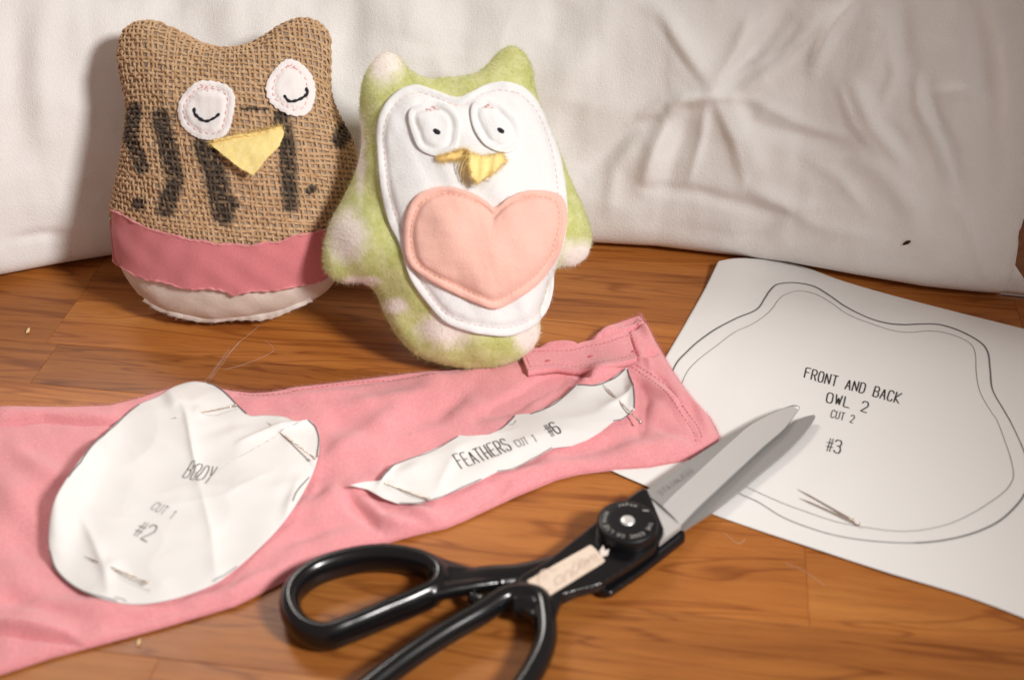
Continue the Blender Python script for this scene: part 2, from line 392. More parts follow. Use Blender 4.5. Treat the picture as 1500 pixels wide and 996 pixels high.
bw = onz(base_px)
prof = np.array([(.10, .002), (.03, .002), (.010, .0025), (.001, .008), (-.002, .02), (.000, .04), (.008, .075), (.026, .125), (.055, .18), (.09, .225), (.135, .255), (.185, .262), (.235, .24), (.265, .18), (.26, .10), (.225, .03), (.18, .002)])
prof_s = smooth_closed(prof, 420)
st0 = int(np.argmin(np.hypot(prof_s[:, 0] - .10, prof_s[:, 1] - .002)))
XE0 = -.52
nx, ns = 620, len(prof_s)
tcol = np.linspace(0, 1, nx)
zz = prof_s[:, 1]
xe = np.interp(zz, [0, .004, .013, .028, .05, .066, .085, .11, .26], [.342, .342, .325, .313, .312, .314, .332, .350, .355])
xg = XE0 + (xe[None, :] - XE0) * (1 - (1 - tcol[:, None]) ** 1.25)
yb = np.interp(xg, bw[:, 0], bw[:, 1]) - .0085
f = np.clip((xg - .262) / .05, 0, 1); kk = np.sqrt(np.clip(1 - f ** 2.6, 0, 1)); kk = .003 + .997 * kk
fl = np.clip(((XE0 + .09) - xg) / .09, 0, 1); kk *= .05 + .95 * np.sqrt(1 - fl ** 2)
cy = .05
tz = np.interp(zz, [0, .0025, .008, .02, .04, .075, .125, .18, .225, .262], [.008, .010, .004, .002, .004, .012, .030, .06, .095, .18])[None]
PY = yb + tz + (prof_s[None, :, 0] - tz) * kk
PZ = np.broadcast_to(prof_s[None, :, 1], PY.shape)
PP = np.stack([xg, PY, PZ], -1)
nrm = np.cross(np.gradient(PP, axis=0), np.gradient(PP, axis=1)); nrm /= np.linalg.norm(nrm, axis=2)[..., None] + 1e-12
if nrm[nx // 2, int(np.argmin(prof_s[:, 0])), 1] > 0: nrm = -nrm
pp = pxof(PP)
front = (np.broadcast_to(prof_s[:, 0] < .14, PY.shape)).reshape(-1)
disp = np.zeros(len(pp)); disp[front] = 1.25 * bump_field(pp[front, 0], pp[front, 1], [(a, b * 1.15, c, d) for a, b, c, d in folds]) + .35 * bump_field(pp[front, 0], pp[front, 1], [(a, b * 3.2, c, d) for a, b, c, d in folds])
flat = PP.reshape(-1, 3)
disp += .0009 * wob(flat[:, 0], flat[:, 2], .08, 4) - .0011 * np.abs(wob(flat[:, 0], flat[:, 2] * .8, .085, 44)) - .0004 * np.abs(wob(flat[:, 0], flat[:, 2], .04, 45)) + .00015 * wob(flat[:, 0], flat[:, 2], .022, 9)
disp *= np.clip((flat[:, 2] - .003) / .02, 0, 1) * np.clip((.325 - flat[:, 0]) / .03, .15, 1)
PP = PP + nrm * disp.reshape(nx, ns)[..., None]
PP[..., 2] = np.maximum(PP[..., 2], .0015)
Vp = PP.reshape(-1, 3)
i = np.arange(nx - 1)[:, None]; j = np.arange(ns)[None]; j2 = (j + 1) % ns
Fp = np.stack([i * ns + j, (i + 1) * ns + j, (i + 1) * ns + j2, i * ns + j2], -1).reshape(-1, 4).tolist()
Fp.append([k for k in range(ns)])
pillow = build('pillow', Vp, Fp, M_pillow)
pillow['label'] = 'large white wrinkled cotton pillow standing behind the two owls'; pillow['category'] = 'pillow'
me = pillow.data; me.transform(Matrix.Translation((0, -.2, 0))); pillow.location = (0, .2, 0)

pp = pxof(Vp)
def pillow_at(p):
    """nearest pillow surface point seen at a pixel"""
    d = np.hypot(pp[:, 0] - p[0], pp[:, 1] - p[1]); d[~front] = 1e9; d[Vp[:, 2] < .004] = 1e9
    k = int(np.argmin(d)); return Vp[k], nrm.reshape(-1, 3)[k]
q, nq = pillow_at((1327, 357)); nq = -FWD * .8 + np.array([0, 0, .3])
V, F = tube(np.array([q + nq * .0003 + np.array([-.0022, 0, -.0012]), q + nq * .0012, q + nq * .0006 + np.array([.0022, 0, .0014])]), [.0005, .0012, .0005], 7)
pillow_speck = build('speck', V, F, M_gap, None, None)
pillow_speck['label'] = 'tiny dark speck stuck low on the right of the pillow'; pillow_speck['category'] = 'speck'

# ------------------------------------------------------------------ stuffed bodies
def inflate(poly, k, step=.0012, iters=900):
    x0, y0 = poly.min(0) - .004; x1, y1 = poly.max(0) + .004
    xs = np.arange(x0, x1, step); ys = np.arange(y0, y1, step); X, Y = np.meshgrid(xs, ys)
    m = inside(X, Y, poly)
    u = np.zeros_like(X); om = 1.9
    rb = (np.add.outer(np.arange(len(ys)), np.arange(len(xs))) % 2).astype(bool)
    for it in range(iters):
        for c in (rb, ~rb):
            nb = np.zeros_like(u); nb[1:-1, 1:-1] = u[:-2, 1:-1] + u[2:, 1:-1] + u[1:-1, :-2] + u[1:-1, 2:]
            new = (nb + step * step) / 4; mm = c & m
            u[mm] += om * (new[mm] - u[mm])
    h = 2 * np.sqrt(np.clip(u, 0, None)) * k
    h = np.where(m, h, 0)
    return Raster(x0, y0, step, h)
class Plush:
    """a stuffed outline: front height raster, polar grid for the body mesh and an arclength map for woven threads"""
    def __init__(s, px, O, lean, yaw, k, seed, cpx, ntheta=400, soft=1.0):
        U = np.array([math.cos(yaw), math.sin(yaw), 0]); V = np.array([-math.sin(yaw) * math.sin(lean), math.cos(yaw) * math.sin(lean), math.cos(lean)])
        s.surf = Surf(O, U, V)
        s.poly = smooth_closed(s.surf.hit(smooth_closed(px, 300)), ntheta)
        s.c = s.surf.hit([cpx])[0]
        s.ras = inflate(s.poly, k)
        def H(u, v):
            h = s.ras(u, v)
            return h * (1 + .035 * wob(u, v, .05, seed) * soft) + .0009 * soft * wob(u, v, .022, seed + 1) * np.clip(h / .012, 0, 1)
        s.H = H; s.surf.H = H
        t = np.linspace(0, 1, 46)[1:]; s.s = np.sin(t * np.pi / 2) ** .9; s.s[-1] = 1
        rel = s.poly - s.c
        pos = []
        for sv in s.s:
            q = s.c + rel * sv
            off = 0 if sv < 1 else -H(q[:, 0], q[:, 1])
            pos.append(s.surf.pt(q, off))
        back = []
        for sv in s.s[:-1][::-1]:
            q = s.c + rel * sv; h = s.ras(q[:, 0], q[:, 1]); P = s.surf.O + q[:, :1] * s.surf.U + q[:, 1:] * s.surf.V - .75 * h[:, None] * s.surf.N
            back.append(P)
        s.front = pos; s.back = back
        s.rings = pos + back
        s.c0 = s.surf.pt(s.c); s.c1 = s.surf.O + s.c[0] * s.surf.U + s.c[1] * s.surf.V - .75 * s.ras(*s.c) * s.surf.N
        A = np.array([np.repeat(s.c0[None], ntheta, 0)] + s.rings[:len(pos) + 8])  # (S, n, 3)
        s.A = A
        ds = np.linalg.norm(np.diff(A, axis=0), axis=2); s.Larc = np.vstack([np.zeros(ntheta), np.cumsum(ds, 0)])
        n = np.cross(np.roll(A, -1, 1) - np.roll(A, 1, 1), np.gradient(A, axis=0)); ln = np.linalg.norm(n, axis=2)[..., None]; n = n / (ln + 1e-12)
        n[0] = s.surf.N
        if n[20, 0] @ s.surf.N < 0: n[1:] = -n[1:]
        s.nrm = n
        s.theta = np.unwrap(np.arctan2(rel[:, 1], rel[:, 0]))
        if s.theta[-1] < s.theta[0]: s.dir = -1
        else: s.dir = 1
    def mesh(s): return polar(s.rings, s.c0, s.c1)
    def weave(s, a, b):
        """weave plane -> surface position, normal, ring index"""
        th = np.arctan2(b, a); rho = np.hypot(a, b); n = len(s.theta)
        t0 = s.theta[0] * s.dir; tt = s.theta * s.dir; th = (th * s.dir - t0) % (2 * np.pi) + t0
        fi = np.interp(th, np.r_[tt, tt[0] + 2 * np.pi], np.arange(n + 1)); i0 = np.floor(fi).astype(int); fr = fi - i0
        P = np.zeros((len(a), 3)); Nn = np.zeros((len(a), 3)); K = np.zeros(len(a))
        for shift, wgt in ((0, 1 - fr), (1, fr)):
            ii = (i0 + shift) % n
            for c in np.unique(ii):
                m = ii == c; L = s.Larc[:, c]; kf = np.interp(rho[m], L, np.arange(len(L)), right=len(L) - 1.0)
                k0 = np.minimum(kf.astype(int), len(L) - 2); f2 = (kf - k0)[:, None]
                P[m] += wgt[m, None] * (s.A[k0, c] * (1 - f2) + s.A[k0 + 1, c] * f2)
                Nn[m] += wgt[m, None] * (s.nrm[k0, c] * (1 - f2) + s.nrm[k0 + 1, c] * f2)
                K[m] += wgt[m] * kf
        Nn /= np.linalg.norm(Nn, axis=1)[:, None] + 1e-12
        return P, Nn, K

def applique(name, surf, px, m, parent, off=.0004, thick=.001, puff=0., dimple=None, n=200, smooth=True, centre=None, rough=.0, curl=0., uv=None, label=None, seed=0, attrs=None, tip=None):
    uv = surf.hit(px) if uv is None else np.asarray(uv)
    uv = smooth_closed(uv, n) if smooth else resample(uv, n, True)
    c = uv.mean(0) if centre is None else surf.hit([centre])[0]
    if rough: 
        d = uv - c; uv = uv + d / np.linalg.norm(d, axis=1)[:, None] * (rough * wob1(np.arange(n) * 1., 7, seed + 5))[:, None]
    ss = np.r_[np.linspace(.06, .8, 14), np.linspace(.83, .985, 9), 1.0]
    rel = uv - c; R_ = np.linalg.norm(rel, axis=1)
    rings = []
    for sv in ss:
        q = c + rel * sv; d = R_ * (1 - sv)
        h = off + thick + puff * np.clip(1 - sv ** 2.2, 0, 1) ** .6
        h = h + curl * np.exp(-d / .002) + .00018 * wob(q[:, 0], q[:, 1], .009, seed)
        if dimple: h = h - dimple[2] * np.exp(-((d - dimple[0]) / dimple[1]) ** 2)
        if tip is not None: h = h + tip(q)
        if sv == 1: h = h - thick * .25
        rings.append(surf.pt(q, h))
    q = uv.copy(); lo = off - .0004 if tip is None else off + tip(q)
    rings.append(surf.pt(uv, lo))
    cc = surf.pt(c[None], off + thick + puff + (0 if tip is None else tip(c[None])))[0]
    if tip is not None: rings.append(surf.pt(c + rel * .5, off + tip(c + rel * .5)))
    V, F = polar(rings, cc)
    o = build(name, V, F, m, parent, label=label)
    return o, uv, c
def dashes(mb, surf, uv, off, dash, gap, r, closed=True, jit=0., side=None):
    L = np.r_[0, np.cumsum(np.linalg.norm(np.diff(np.vstack([uv, uv[:1]]) if closed else uv, axis=0), axis=1))]
    P = np.vstack([uv, uv[:1]]) if closed else uv
    t = 0
    while t + dash < L[-1]:
        tt = np.linspace(t, t + dash * R.uniform(.8, 1.15), 4)
        q = np.stack([np.interp(tt, L, P[:, 0]), np.interp(tt, L, P[:, 1])], 1)
        if jit: q = q + np.array([R.gauss(0, jit), R.gauss(0, jit)])
        h = off + r * np.array([-.6, .7, .7, -.6])
        addtube(mb, surf.pt(q, h), r, sides=5)
        t += dash + gap * R.uniform(.7, 1.3)
def hairs(mb, P, Nn, length, width, droop=.4, spread=.8, at=None):
    n = len(P); d = Nn + spread * rng.normal(size=(n, 3)); d /= np.linalg.norm(d, axis=1)[:, None]
    L = length * rng.uniform(.4, 1.3, n)[:, None]; side = np.cross(d, rng.normal(size=(n, 3))); side /= np.linalg.norm(side, axis=1)[:, None] + 1e-9
    mid = P + d * L * .55; bend = rng.normal(size=(n, 3)) * droop; end = mid + (d + bend) * L * .45
    V = np.stack([P - side * width, P + side * width, mid + side * width * .7, mid - side * width * .7, end], 1).reshape(-1, 3)
    k = np.arange(n) * 5
    F = np.stack([k, k + 1, k + 2, k + 3], 1).tolist() + np.stack([k + 3, k + 2, k + 4], 1).tolist()
    o = mb.n; mb.V.append(V); mb.F.extend([[a + o for a in f] for f in F]); mb.n += len(V)
    mb.at.append(np.repeat(at if at is not None else np.zeros(n), 5))

# ---- burlap owl
bo_px = [(330, 73), (292, 64), (257, 46), (226, 34), (198, 37), (181, 54), (177, 90), (186, 130), (191, 165), (187, 205), (180, 245), (172, 282), (167, 312), (170, 348), (179, 388), (197, 420), (225, 445), (264, 460), (312, 468), (366, 464), (420, 454), (458, 440), (486, 418), (503, 380), (512, 330), (519, 285), (520, 245), (514, 208), (498, 178), (484, 145), (480, 112), (482, 80), (478, 48), (455, 31), (427, 33), (400, 48), (370, 66)]
Ob = onz([(320, 470)], .003)[0]
owlA = Plush(bo_px, Ob, math.radians(27), math.radians(-3), .46, 3, (340, 262), soft=.45)
burlap_owl = thing('burlap_owl', 'brown burlap owl with sleepy stitched eyes and a pink band', 'stuffed owl', matrix=owlA.surf.matrix())
V, F = owlA.mesh()
ppx = pxof(V)
body = build('body', V, F, M_whitecloth, burlap_owl, label='undyed cloth bottom and lining of the owl body')
band_top = [(160, 305), (168, 311), (195, 324), (225, 337), (262, 347), (300, 354), (345, 358), (395, 356), (430, 346), (455, 340), (480, 338), (505, 330), (530, 318)]
band_bot = [(166, 382), (180, 393), (195, 401), (225, 411), (262, 418), (300, 423), (330, 426), (342, 431), (360, 428), (400, 425), (440, 418), (475, 407), (497, 394), (520, 378)]
bt = np.array(band_top)
ink_marks = [([(200, 160), (194, 203), (210, 246)], 9), ([(237, 172), (246, 217), (258, 262), (244, 306)], 12), ([(203, 299), (206, 299)], 8),
             ([(300, 212), (317, 258), (328, 313)], 15), ([(343, 298), (338, 300)], 8), ([(352, 160), (392, 160)], 2), ([(412, 172), (420, 217), (425, 299)], 11), ([(458, 277), (452, 280)], 5), ([(496, 205), (506, 190)], 11)]
pitch = .00310
mb = MB(); yfil = MB()
dirs = {0: (math.radians(99), math.radians(0)), 1: (math.radians(-4), 0)}
for fam in (0, 1):
    ang = dirs[fam][0]; d = np.array([math.cos(ang), math.sin(ang)]); nrm2 = np.array([-d[1], d[0]])
    for k in range(-37, 38):
        t = np.arange(-.125, .125, pitch / 6)
        o_ = k * pitch + R.gauss(0, .00022) + .00035 * wob1(t, .03, k * 7 + fam) + .0006 * wob1(t, .11, k // 3 + 50 * fam)
        q = d[None] * t[:, None] + nrm2[None] * o_[:, None]
        P, Nn, K = owlA.weave(q[:, 0], q[:, 1])
        pxs = pxof(P); top = np.interp(pxs[:, 0], bt[:, 0], bt[:, 1])
        ok = (K < len(owlA.s) + 7.5) & (pxs[:, 1] < top + 14)
        phase = np.pi * t / pitch + (np.pi if k % 2 else 0) + (math.pi / 2 if fam else 0)
        amp = .00042 * (np.sin(phase) if True else 1)
        rad = (.00080 if fam == 0 else .00090) * (1 + .22 * wob1(t, .006, k + 90 * fam) + .12 * R.gauss(0, 1)); rad = np.clip(rad, .00045, .0012)
        P = P + Nn * (.0009 + amp)[:, None]
        ink = np.zeros(len(t))
        for pts, wd in ink_marks:
            ink = np.maximum(ink, np.clip(2.15 - 1.4 * seg_dist(pxs[:, 0], pxs[:, 1], pts, False) / wd, 0, 1))
        ink = ink * np.clip(.85 + .2 * wob1(t, .007, k + 300 * fam), .3, 1)
        idx = np.where(ok)[0]
        if len(idx) < 8: continue
        for run in np.split(idx, np.where(np.diff(idx) > 1)[0] + 1):
            if len(run) < 6: continue
            addtube(mb, P[run], rad[run], sides=6, ref=Nn[run], flat=.55, at=ink[run])
        sel = rng.choice(idx, min(len(idx), 36), replace=False)
        hairs(yfil, P[sel] + Nn[sel] * .0004, Nn[sel], .0022, .00004, 1.2, 1.2, at=ink[sel])
print('weave verts', mb.n)
mb.build('burlap_weave', M_threadw, burlap_owl, attr='ink', stuff=True)
yfil.build('loose_fibres', M_threadw, burlap_owl, attr='ink', stuff=True)
# stuffing lining seen between the threads
rings = [r for r in owlA.rings]
lin = MB(); 
keep = []
for f_ in F:
    c = ppx[list(f_)].mean(0)
    if c[1] < np.interp(c[0], bt[:, 0], bt[:, 1]) + 8: keep.append(f_)
Vn = V.copy(); cen = V.mean(0)
Nall = np.vstack([owlA.surf.N[None]] + [n for n in owlA.nrm[1:]])
V2 = V.copy(); V2[:len(Nall)] = V[:len(Nall)] + Nall * .0003
def inkval(p):
    v = np.zeros(len(p))
    for pts, wd in ink_marks: v = np.maximum(v, np.clip(2.0 - 1.4 * seg_dist(p[:, 0], p[:, 1], pts, False) / wd, 0, 1))
    return v
attr_mix(M_fill, 'ink', (.05, .036, .027), .1, .9)
build('stuffing_lining', V2, keep, M_fill, burlap_owl, attrs={'ink': inkval(pxof(V2))})

def strip(name, surf, top, bot, m, parent, off, thick, nu=160, nv=22, curl=(0., 0.), rough=.0, lift=None, smooth=True, uvs=None, seed=0, under=.0004, label=None, camlimit=None):
    """cloth or paper between two edge curves; closed rim"""
    if uvs is None: A = surf.hit(resample(smooth_open(top, 400), nu), off) ; B = surf.hit(resample(smooth_open(bot, 400), nu), off)
    else: A, B = uvs
    if rough:
        dn = (A - B) / (np.linalg.norm(A - B, axis=1)[:, None] + 1e-9)
        A = A + dn * (rough * wob1(np.arange(nu) * 1., 24, seed + 1) + .3 * rough * wob1(np.arange(nu) * 1., 5, seed + 3))[:, None]; B = B + dn * (rough * wob1(np.arange(nu) * 1., 24, seed + 2) + .3 * rough * wob1(np.arange(nu) * 1., 5, seed + 4))[:, None]
    tv = .5 - .5 * np.cos(np.linspace(0, np.pi, nv))
    q = A[:, None] * (1 - tv[None, :, None]) + B[:, None] * tv[None, :, None]
    wd = np.linalg.norm(A - B, axis=1)[:, None]
    dA = wd * tv[None]; dB = wd * (1 - tv[None])
    h = off + thick + curl[0] * np.exp(-dA / .0022) + curl[1] * np.exp(-dB / .0022)
    if lift is not None: h = h + lift(q)
    top_ = surf.pt(q, h)
    hb = (h - thick) if lift is not None else (np.full_like(h, off) - under)
    low = surf.pt(q, hb)
    n, m_ = q.shape[:2]
    Fg = grid_faces(n, m_).tolist(); N0 = n * m_
    F_ = [f for f in Fg] + [[N0 + a for a in f[::-1]] for f in Fg]
    ring = [i * m_ for i in range(n)] + [(n - 1) * m_ + j for j in range(1, m_)] + [i * m_ + m_ - 1 for i in range(n - 2, -1, -1)] + [j for j in range(m_ - 2, 0, -1)]
    for a, b_ in zip(ring, ring[1:] + ring[:1]): F_.append([a, b_, N0 + b_, N0 + a])
    o = build(name, np.vstack([top_.reshape(-1, 3), low.reshape(-1, 3)]), F_, m, parent, label=label)
    return o, q, h
band, bq, bh = strip('pink_band', owlA.surf, band_top, band_bot, M_band, burlap_owl, .0014, .0012, curl=(.0006, .0008), rough=.0007, under=.0012, seed=4)
eb = MB(); ef = MB()
for edge, s_ in ((bq[:, 0], 1), (bq[:, -1], 2)):
    pth = owlA.surf.pt(edge, .0028 + .0004 * wob1(np.arange(len(edge)) * 1., 8, s_))
    addtube(eb, pth, .00075 * (1 + .35 * wob1(np.arange(len(edge)) * 1., 6, s_ + 9)), sides=7, ref=owlA.surf.N)
    hairs(ef, np.repeat(pth, 3, 0) + rng.normal(size=(len(pth) * 3, 3)) * .0004, np.repeat(owlA.surf.N[None], len(pth) * 3, 0), .0014, .00005, 1., 1.2)
eb.build('rolled_edge', M_bandedge, band); ef.build('fuzz', M_bandedge, band, stuff=True)
# frayed hem of the bottom cloth
fe = MB()
hem = owlA.poly; hp = pxof(owlA.surf.O + hem[:, :1] * owlA.surf.U + hem[:, 1:] * owlA.surf.V)
sel = np.where((hp[:, 1] > 437))[0]
sel = sel[np.argsort(hp[sel, 0])]
hq = hem[sel]; outw = hq - owlA.c; outw /= np.linalg.norm(outw, axis=1)[:, None]
nh = len(hq); jag = .0012 + .0016 * wob1(np.arange(nh) * 1., 26, 3) + .0004 * wob1(np.arange(nh) * 1., 3.1, 8)
e0 = owlA.surf.O + (hq - outw * .004)[:, :1] * owlA.surf.U + (hq - outw * .004)[:, 1:] * owlA.surf.V + owlA.surf.N * (.0085)
e1 = owlA.surf.O + (hq + outw * jag[:, None] * .6)[:, :1] * owlA.surf.U + (hq + outw * jag[:, None] * .6)[:, 1:] * owlA.surf.V + owlA.surf.N * (.0085 + .001 * wob1(np.arange(nh) * 1., 12, 31))[:, None]
e1[:, 2] = np.maximum(e1[:, 2], .001); e2 = e1 - owlA.surf.N * .0008; e3 = e0 - owlA.surf.N * .0035
Vh = np.stack([e0, e1, e2, e3], 1)
build('frayed_hem', Vh.reshape(-1, 3), grid_faces(nh, 4).tolist(), M_fray, burlap_owl)
fe = MB(); hairs(fe, np.repeat(e1, 3, 0) + rng.normal(size=(nh * 3, 3)) * .0004, np.repeat(((e1 - e0) / np.linalg.norm(e1 - e0, axis=1)[:, None]), 3, 0), .0010, .00006, .8, .7)
fe.build('loose_threads', M_fray, burlap_owl, stuff=True)

def owl_eye(px, lash, seed):
    o, uv, c = applique('eye', owlA.surf, px, M_eyecloth, burlap_owl, off=.0014, thick=.0011, puff=.0016, dimple=(.0042, .0014, .0009), rough=.00025, seed=seed, curl=.0003)
    o['label'] = 'white cloth eye with a closed black stitched lid'
    st = MB(); inner = c + (uv - c) * (1 - .0040 / np.linalg.norm(uv - c, axis=1))[:, None]
    dashes(st, owlA.surf, inner, .0031, .0022, .0018, .00026, jit=.00015); st.build('stitching', M_palethread, o, stuff=True)
    kn = MB(); top = inner[np.argsort(-inner[:, 1])[:14]]
    for q in top[::2]:
        q = q + np.array([R.gauss(0, .0008), R.gauss(0, .0008)]); addtube(kn, owlA.surf.pt(np.array([q, q + np.array([.0008, .0004])]), .0033), .0003, sides=5)
    kn.build('thread_knot', M_pinkthread, o, stuff=True)
    lu = smooth_open(owlA.surf.hit(lash, .004), 26); lm = MB()
    hh = .0040 + .0002 * wob1(np.arange(26) * 1., 9, seed); hh[0] -= .001; hh[-1] -= .001
    addtube(lm, owlA.surf.pt(lu, hh),   .00085 * (1 + .22 * np.sin(np.arange(26) * 1.4)), sides=8); lm.build('stitched_eyelid', M_black, o)
zz4 = lambda p: zoomed(p, 250, 80, 5.242)
owl_eye(zz4([(280, 200), (380, 215), (460, 260), (500, 340), (490, 450), (450, 590), (380, 650), (280, 655), (190, 630), (100, 560), (65, 460), (75, 370), (120, 290), (200, 220)]), zz4([(180, 415), (190, 462), (262, 512), (330, 492), (375, 455)]), 21)
owl_eye(zz4([(900, 40), (980, 55), (1060, 120), (1105, 200), (1120, 300), (1090, 410), (1040, 465), (960, 475), (880, 450), (800, 400), (750, 330), (740, 240), (780, 150), (840, 80)]), zz4([(868, 315), (915, 360), (990, 345), (1050, 300), (1040, 260)]), 22)
beak_px = zz4([(310, 680), (420, 650), (600, 605), (760, 575), (855, 548), (885, 600), (862, 700), (760, 810), (672, 925), (580, 885), (450, 790), (345, 712)])
qtop = owlA.surf.hit(zz4([(330, 665), (860, 550)])); ex = qtop[1] - qtop[0]; ex /= np.linalg.norm(ex); en = np.array([-ex[1], ex[0]])
def lift_beak(q): d = -((q - qtop[0]) @ en); return .0002 + np.clip(d, 0, 1) * .42 * (1 - .25 * np.sin(((q - qtop[0]) @ ex) * 120))
o, uv, c = applique('beak', owlA.surf, beak_px, M_yellow, burlap_owl, off=.0018, thick=.0009, smooth=False, rough=.00018, tip=lift_beak, seed=31)
fr = MB(); up = uv[np.abs((uv - qtop[0]) @ en) < .0035]
upP = owlA.surf.pt(up, .003); addtube(fr, owlA.surf.pt(smooth_open(owlA.surf.hit(zz4([(340, 668), (460, 640), (560, 622), (640, 620), (760, 590), (860, 560)])), 60), .0036 + .0004 * wob1(np.arange(60) * 1., 6, 2)), .0008 * (1 + .3 * wob1(np.arange(60) * 1., 5, 6)), sides=6)
hairs(fr, np.repeat(upP, 9, 0) + rng.normal(size=(len(upP) * 9, 3)) * .0006, np.repeat((owlA.surf.N * .6 + owlA.surf.V * .3)[None], len(upP) * 9, 0), .003, .00007, 1.2, 1.1)
lowu = uv[np.abs((uv - qtop[0]) @ en) >= .0035]; lp = owlA.surf.pt(lowu, .0022 + lift_beak(lowu))
hairs(fr, np.repeat(lp, 4, 0), np.repeat(-owlA.surf.V[None], len(lp) * 4, 0), .0012, .00005, 1.2, 1.2)
fr.build('frayed_edge', M_yellow2, o, stuff=True)

# ---- green fleece owl
go_px = [(662, 114), (624, 116), (600, 103), (584, 84), (563, 78), (544, 94), (531, 122), (527, 160), (530, 208), (522, 250), (502, 292), (482, 330), (473, 368), (478, 400), (503, 414), (533, 415), (552, 432), (562, 458), (582, 492), (607, 518), (645, 533), (692, 540), (740, 534), (774, 516), (790, 490), (790, 455), (803, 415), (816, 393), (840, 389), (860, 374), (866, 345), (856, 310), (838, 270), (820, 225), (801, 180), (786, 140), (779, 102), (766, 76), (746, 69), (728, 80), (712, 98), (692, 110)]
Og = onz([(690, 541)], .003)[0]
owlB = Plush(go_px, Og, math.radians(33), math.radians(4), .46, 13, (678, 320), ntheta=440, soft=.9)
green_owl = thing('green_owl', 'green spotted fleece owl with white felt front and peach heart', 'stuffed owl', matrix=owlB.surf.matrix())
V, F = owlB.mesh(); pg = pxof(V)
spots = [((563, 92), 27, 30), ((508, 345), 30, 40), ((852, 378), 36, 26), ((655, 482), 42, 26), ((775, 492), 22, 30), ((528, 225), 8, 60), ((580, 448), 18, 12), ((530, 412), 30, 8), ((800, 160), 7, 18)]
def spotval(p):
    v = np.zeros(len(p))
    for (cx, cy_), rx, ry in spots:
        d = np.hypot((p[:, 0] - cx) / rx, (p[:, 1] - cy_) / ry) + .10 * wob(p[:, 0], p[:, 1], 26, int(cx))
        v = np.maximum(v, np.clip((1.3 - d) / .75, 0, 1))
    return v
gb = build('body', V, F, M_fleece, green_owl, attrs={'spot': spotval(pg)})
# fleece fuzz over the front half
A = owlB.A; Nn = owlB.nrm; n_h = 30000
ri = rng.integers(1, len(A) - 1, n_h * 3); ci = rng.integers(0, A.shape[1], n_h * 3); wgt = np.linalg.norm(A[ri + 0, ci] - owlB.c0, axis=1); keepm = rng.uniform(0, wgt.max(), n_h * 3) < wgt
ri, ci = ri[keepm][:n_h], ci[keepm][:n_h]; fu = rng.uniform(0, 1, (len(ri), 1)); P = A[ri, ci] * fu + A[ri + 1, ci] * (1 - fu)
Nr = Nn[ri, ci]; hp = pxof(P); fz = MB()
hairs(fz, P, Nr, .0019, .000055, .9, .9, at=spotval(hp)); fz.build('fleece_fuzz', M_fleece, gb, attr='spot', stuff=True)
Z2 = lambda p: zoomed(p, 460, 50, 1.953)
face_px = Z2([(290, 147), (345, 162), (405, 182), (445, 170), (490, 147), (540, 138), (595, 152), (640, 195), (672, 262), (702, 342), (718, 430), (724, 515), (714, 600), (694, 655), (682, 740), (660, 800), (620, 842), (560, 863), (500, 861), (440, 850), (372, 822), (312, 755), (272, 692), (246, 605), (214, 540), (192, 450), (182, 350), (180, 270), (200, 208), (240, 165)])
fp, fuv, fc = applique('face_panel', owlB.surf, face_px, M_felt, green_owl, off=.0006, thick=.0016, puff=.001, dimple=(.0052, .0019, .0014), curl=.0008, n=300, seed=41, centre=(690, 300))
st = MB(); inn = fc + (fuv - fc) * (1 - .0050 / np.linalg.norm(fuv - fc, axis=1))[:, None]
dashes(st, owlB.surf, inn, .0016, .0021, .0015, .00013, jit=.0001); st.build('stitching', M_palethread, fp, stuff=True)
def felt_fuzz(surf, uv, off, m, parent, ln=.0011, k=8):
    f2 = MB(); e = surf.pt(uv, off); hairs(f2, np.repeat(e, k, 0) + rng.normal(size=(len(e) * k, 3)) * .0004, np.repeat(surf.N[None], len(e) * k, 0), ln, .00004, 1., 1.5); f2.build('fuzz', m, parent, stuff=True)
felt_fuzz(owlB.surf, fuv, .0016, M_felt, fp)
Z5 = lambda p: zoomed(p, 580, 120, 5.532)
def green_eye(px, pup, seed, cl):
    o, uv, c = applique('eye', owlB.surf, px, M_felt, green_owl, off=.0022, thick=.0016, puff=.0018, dimple=(.0042, .0015, .0012), curl=cl, n=160, seed=seed)
    st = MB(); inn = c + (uv - c) * (1 - .0040 / np.linalg.norm(uv - c, axis=1))[:, None]
    dashes(st, owlB.surf, inn, .0038, .0018, .0014, .00010, jit=.0002); st.build('stitching', M_palethread, o, stuff=True)
    kn = MB()
    for k in range(9):
        q = inn[int(len(inn) * (.02 + .01 * k)) % len(inn)] + np.array([R.gauss(0, .0006), R.gauss(0, .0006)]); addtube(kn, owlB.surf.pt(np.array([q, q + np.array([.0009, -.0006])]), .0046), .0002, sides=5)
    kn.build('thread_knot', M_pinkthread, o, stuff=True)
    pu = owlB.surf.hit([pup], .006)[0]; pm = MB()
    for dx, dy, rr in ((-.0008, .0006, .0013), (.0008, -.0004, .0014), (0, 0, .0016)):
        cP = owlB.surf.pt(np.array([pu + np.array([dx, dy])]), .0056)[0]
        th = np.linspace(0, np.pi, 8)[1:-1]; ph = np.linspace(0, 2 * np.pi, 10, endpoint=False)
        rs = [cP + rr * (np.cos(t) * owlB.surf.N * .7 + np.sin(t) * (np.cos(ph)[:, None] * owlB.surf.U + np.sin(ph)[:, None] * owlB.surf.V)) for t in th]
        Vk, Fk = polar(rs, cP + rr * .7 * owlB.surf.N, cP - rr * .7 * owlB.surf.N); pm.V.append(Vk); pm.F.extend([[a + pm.n for a in f] for f in Fk]); pm.n += len(Vk); pm.at.append(np.zeros(len(Vk)))
    pm.build('pupil', M_black, o)
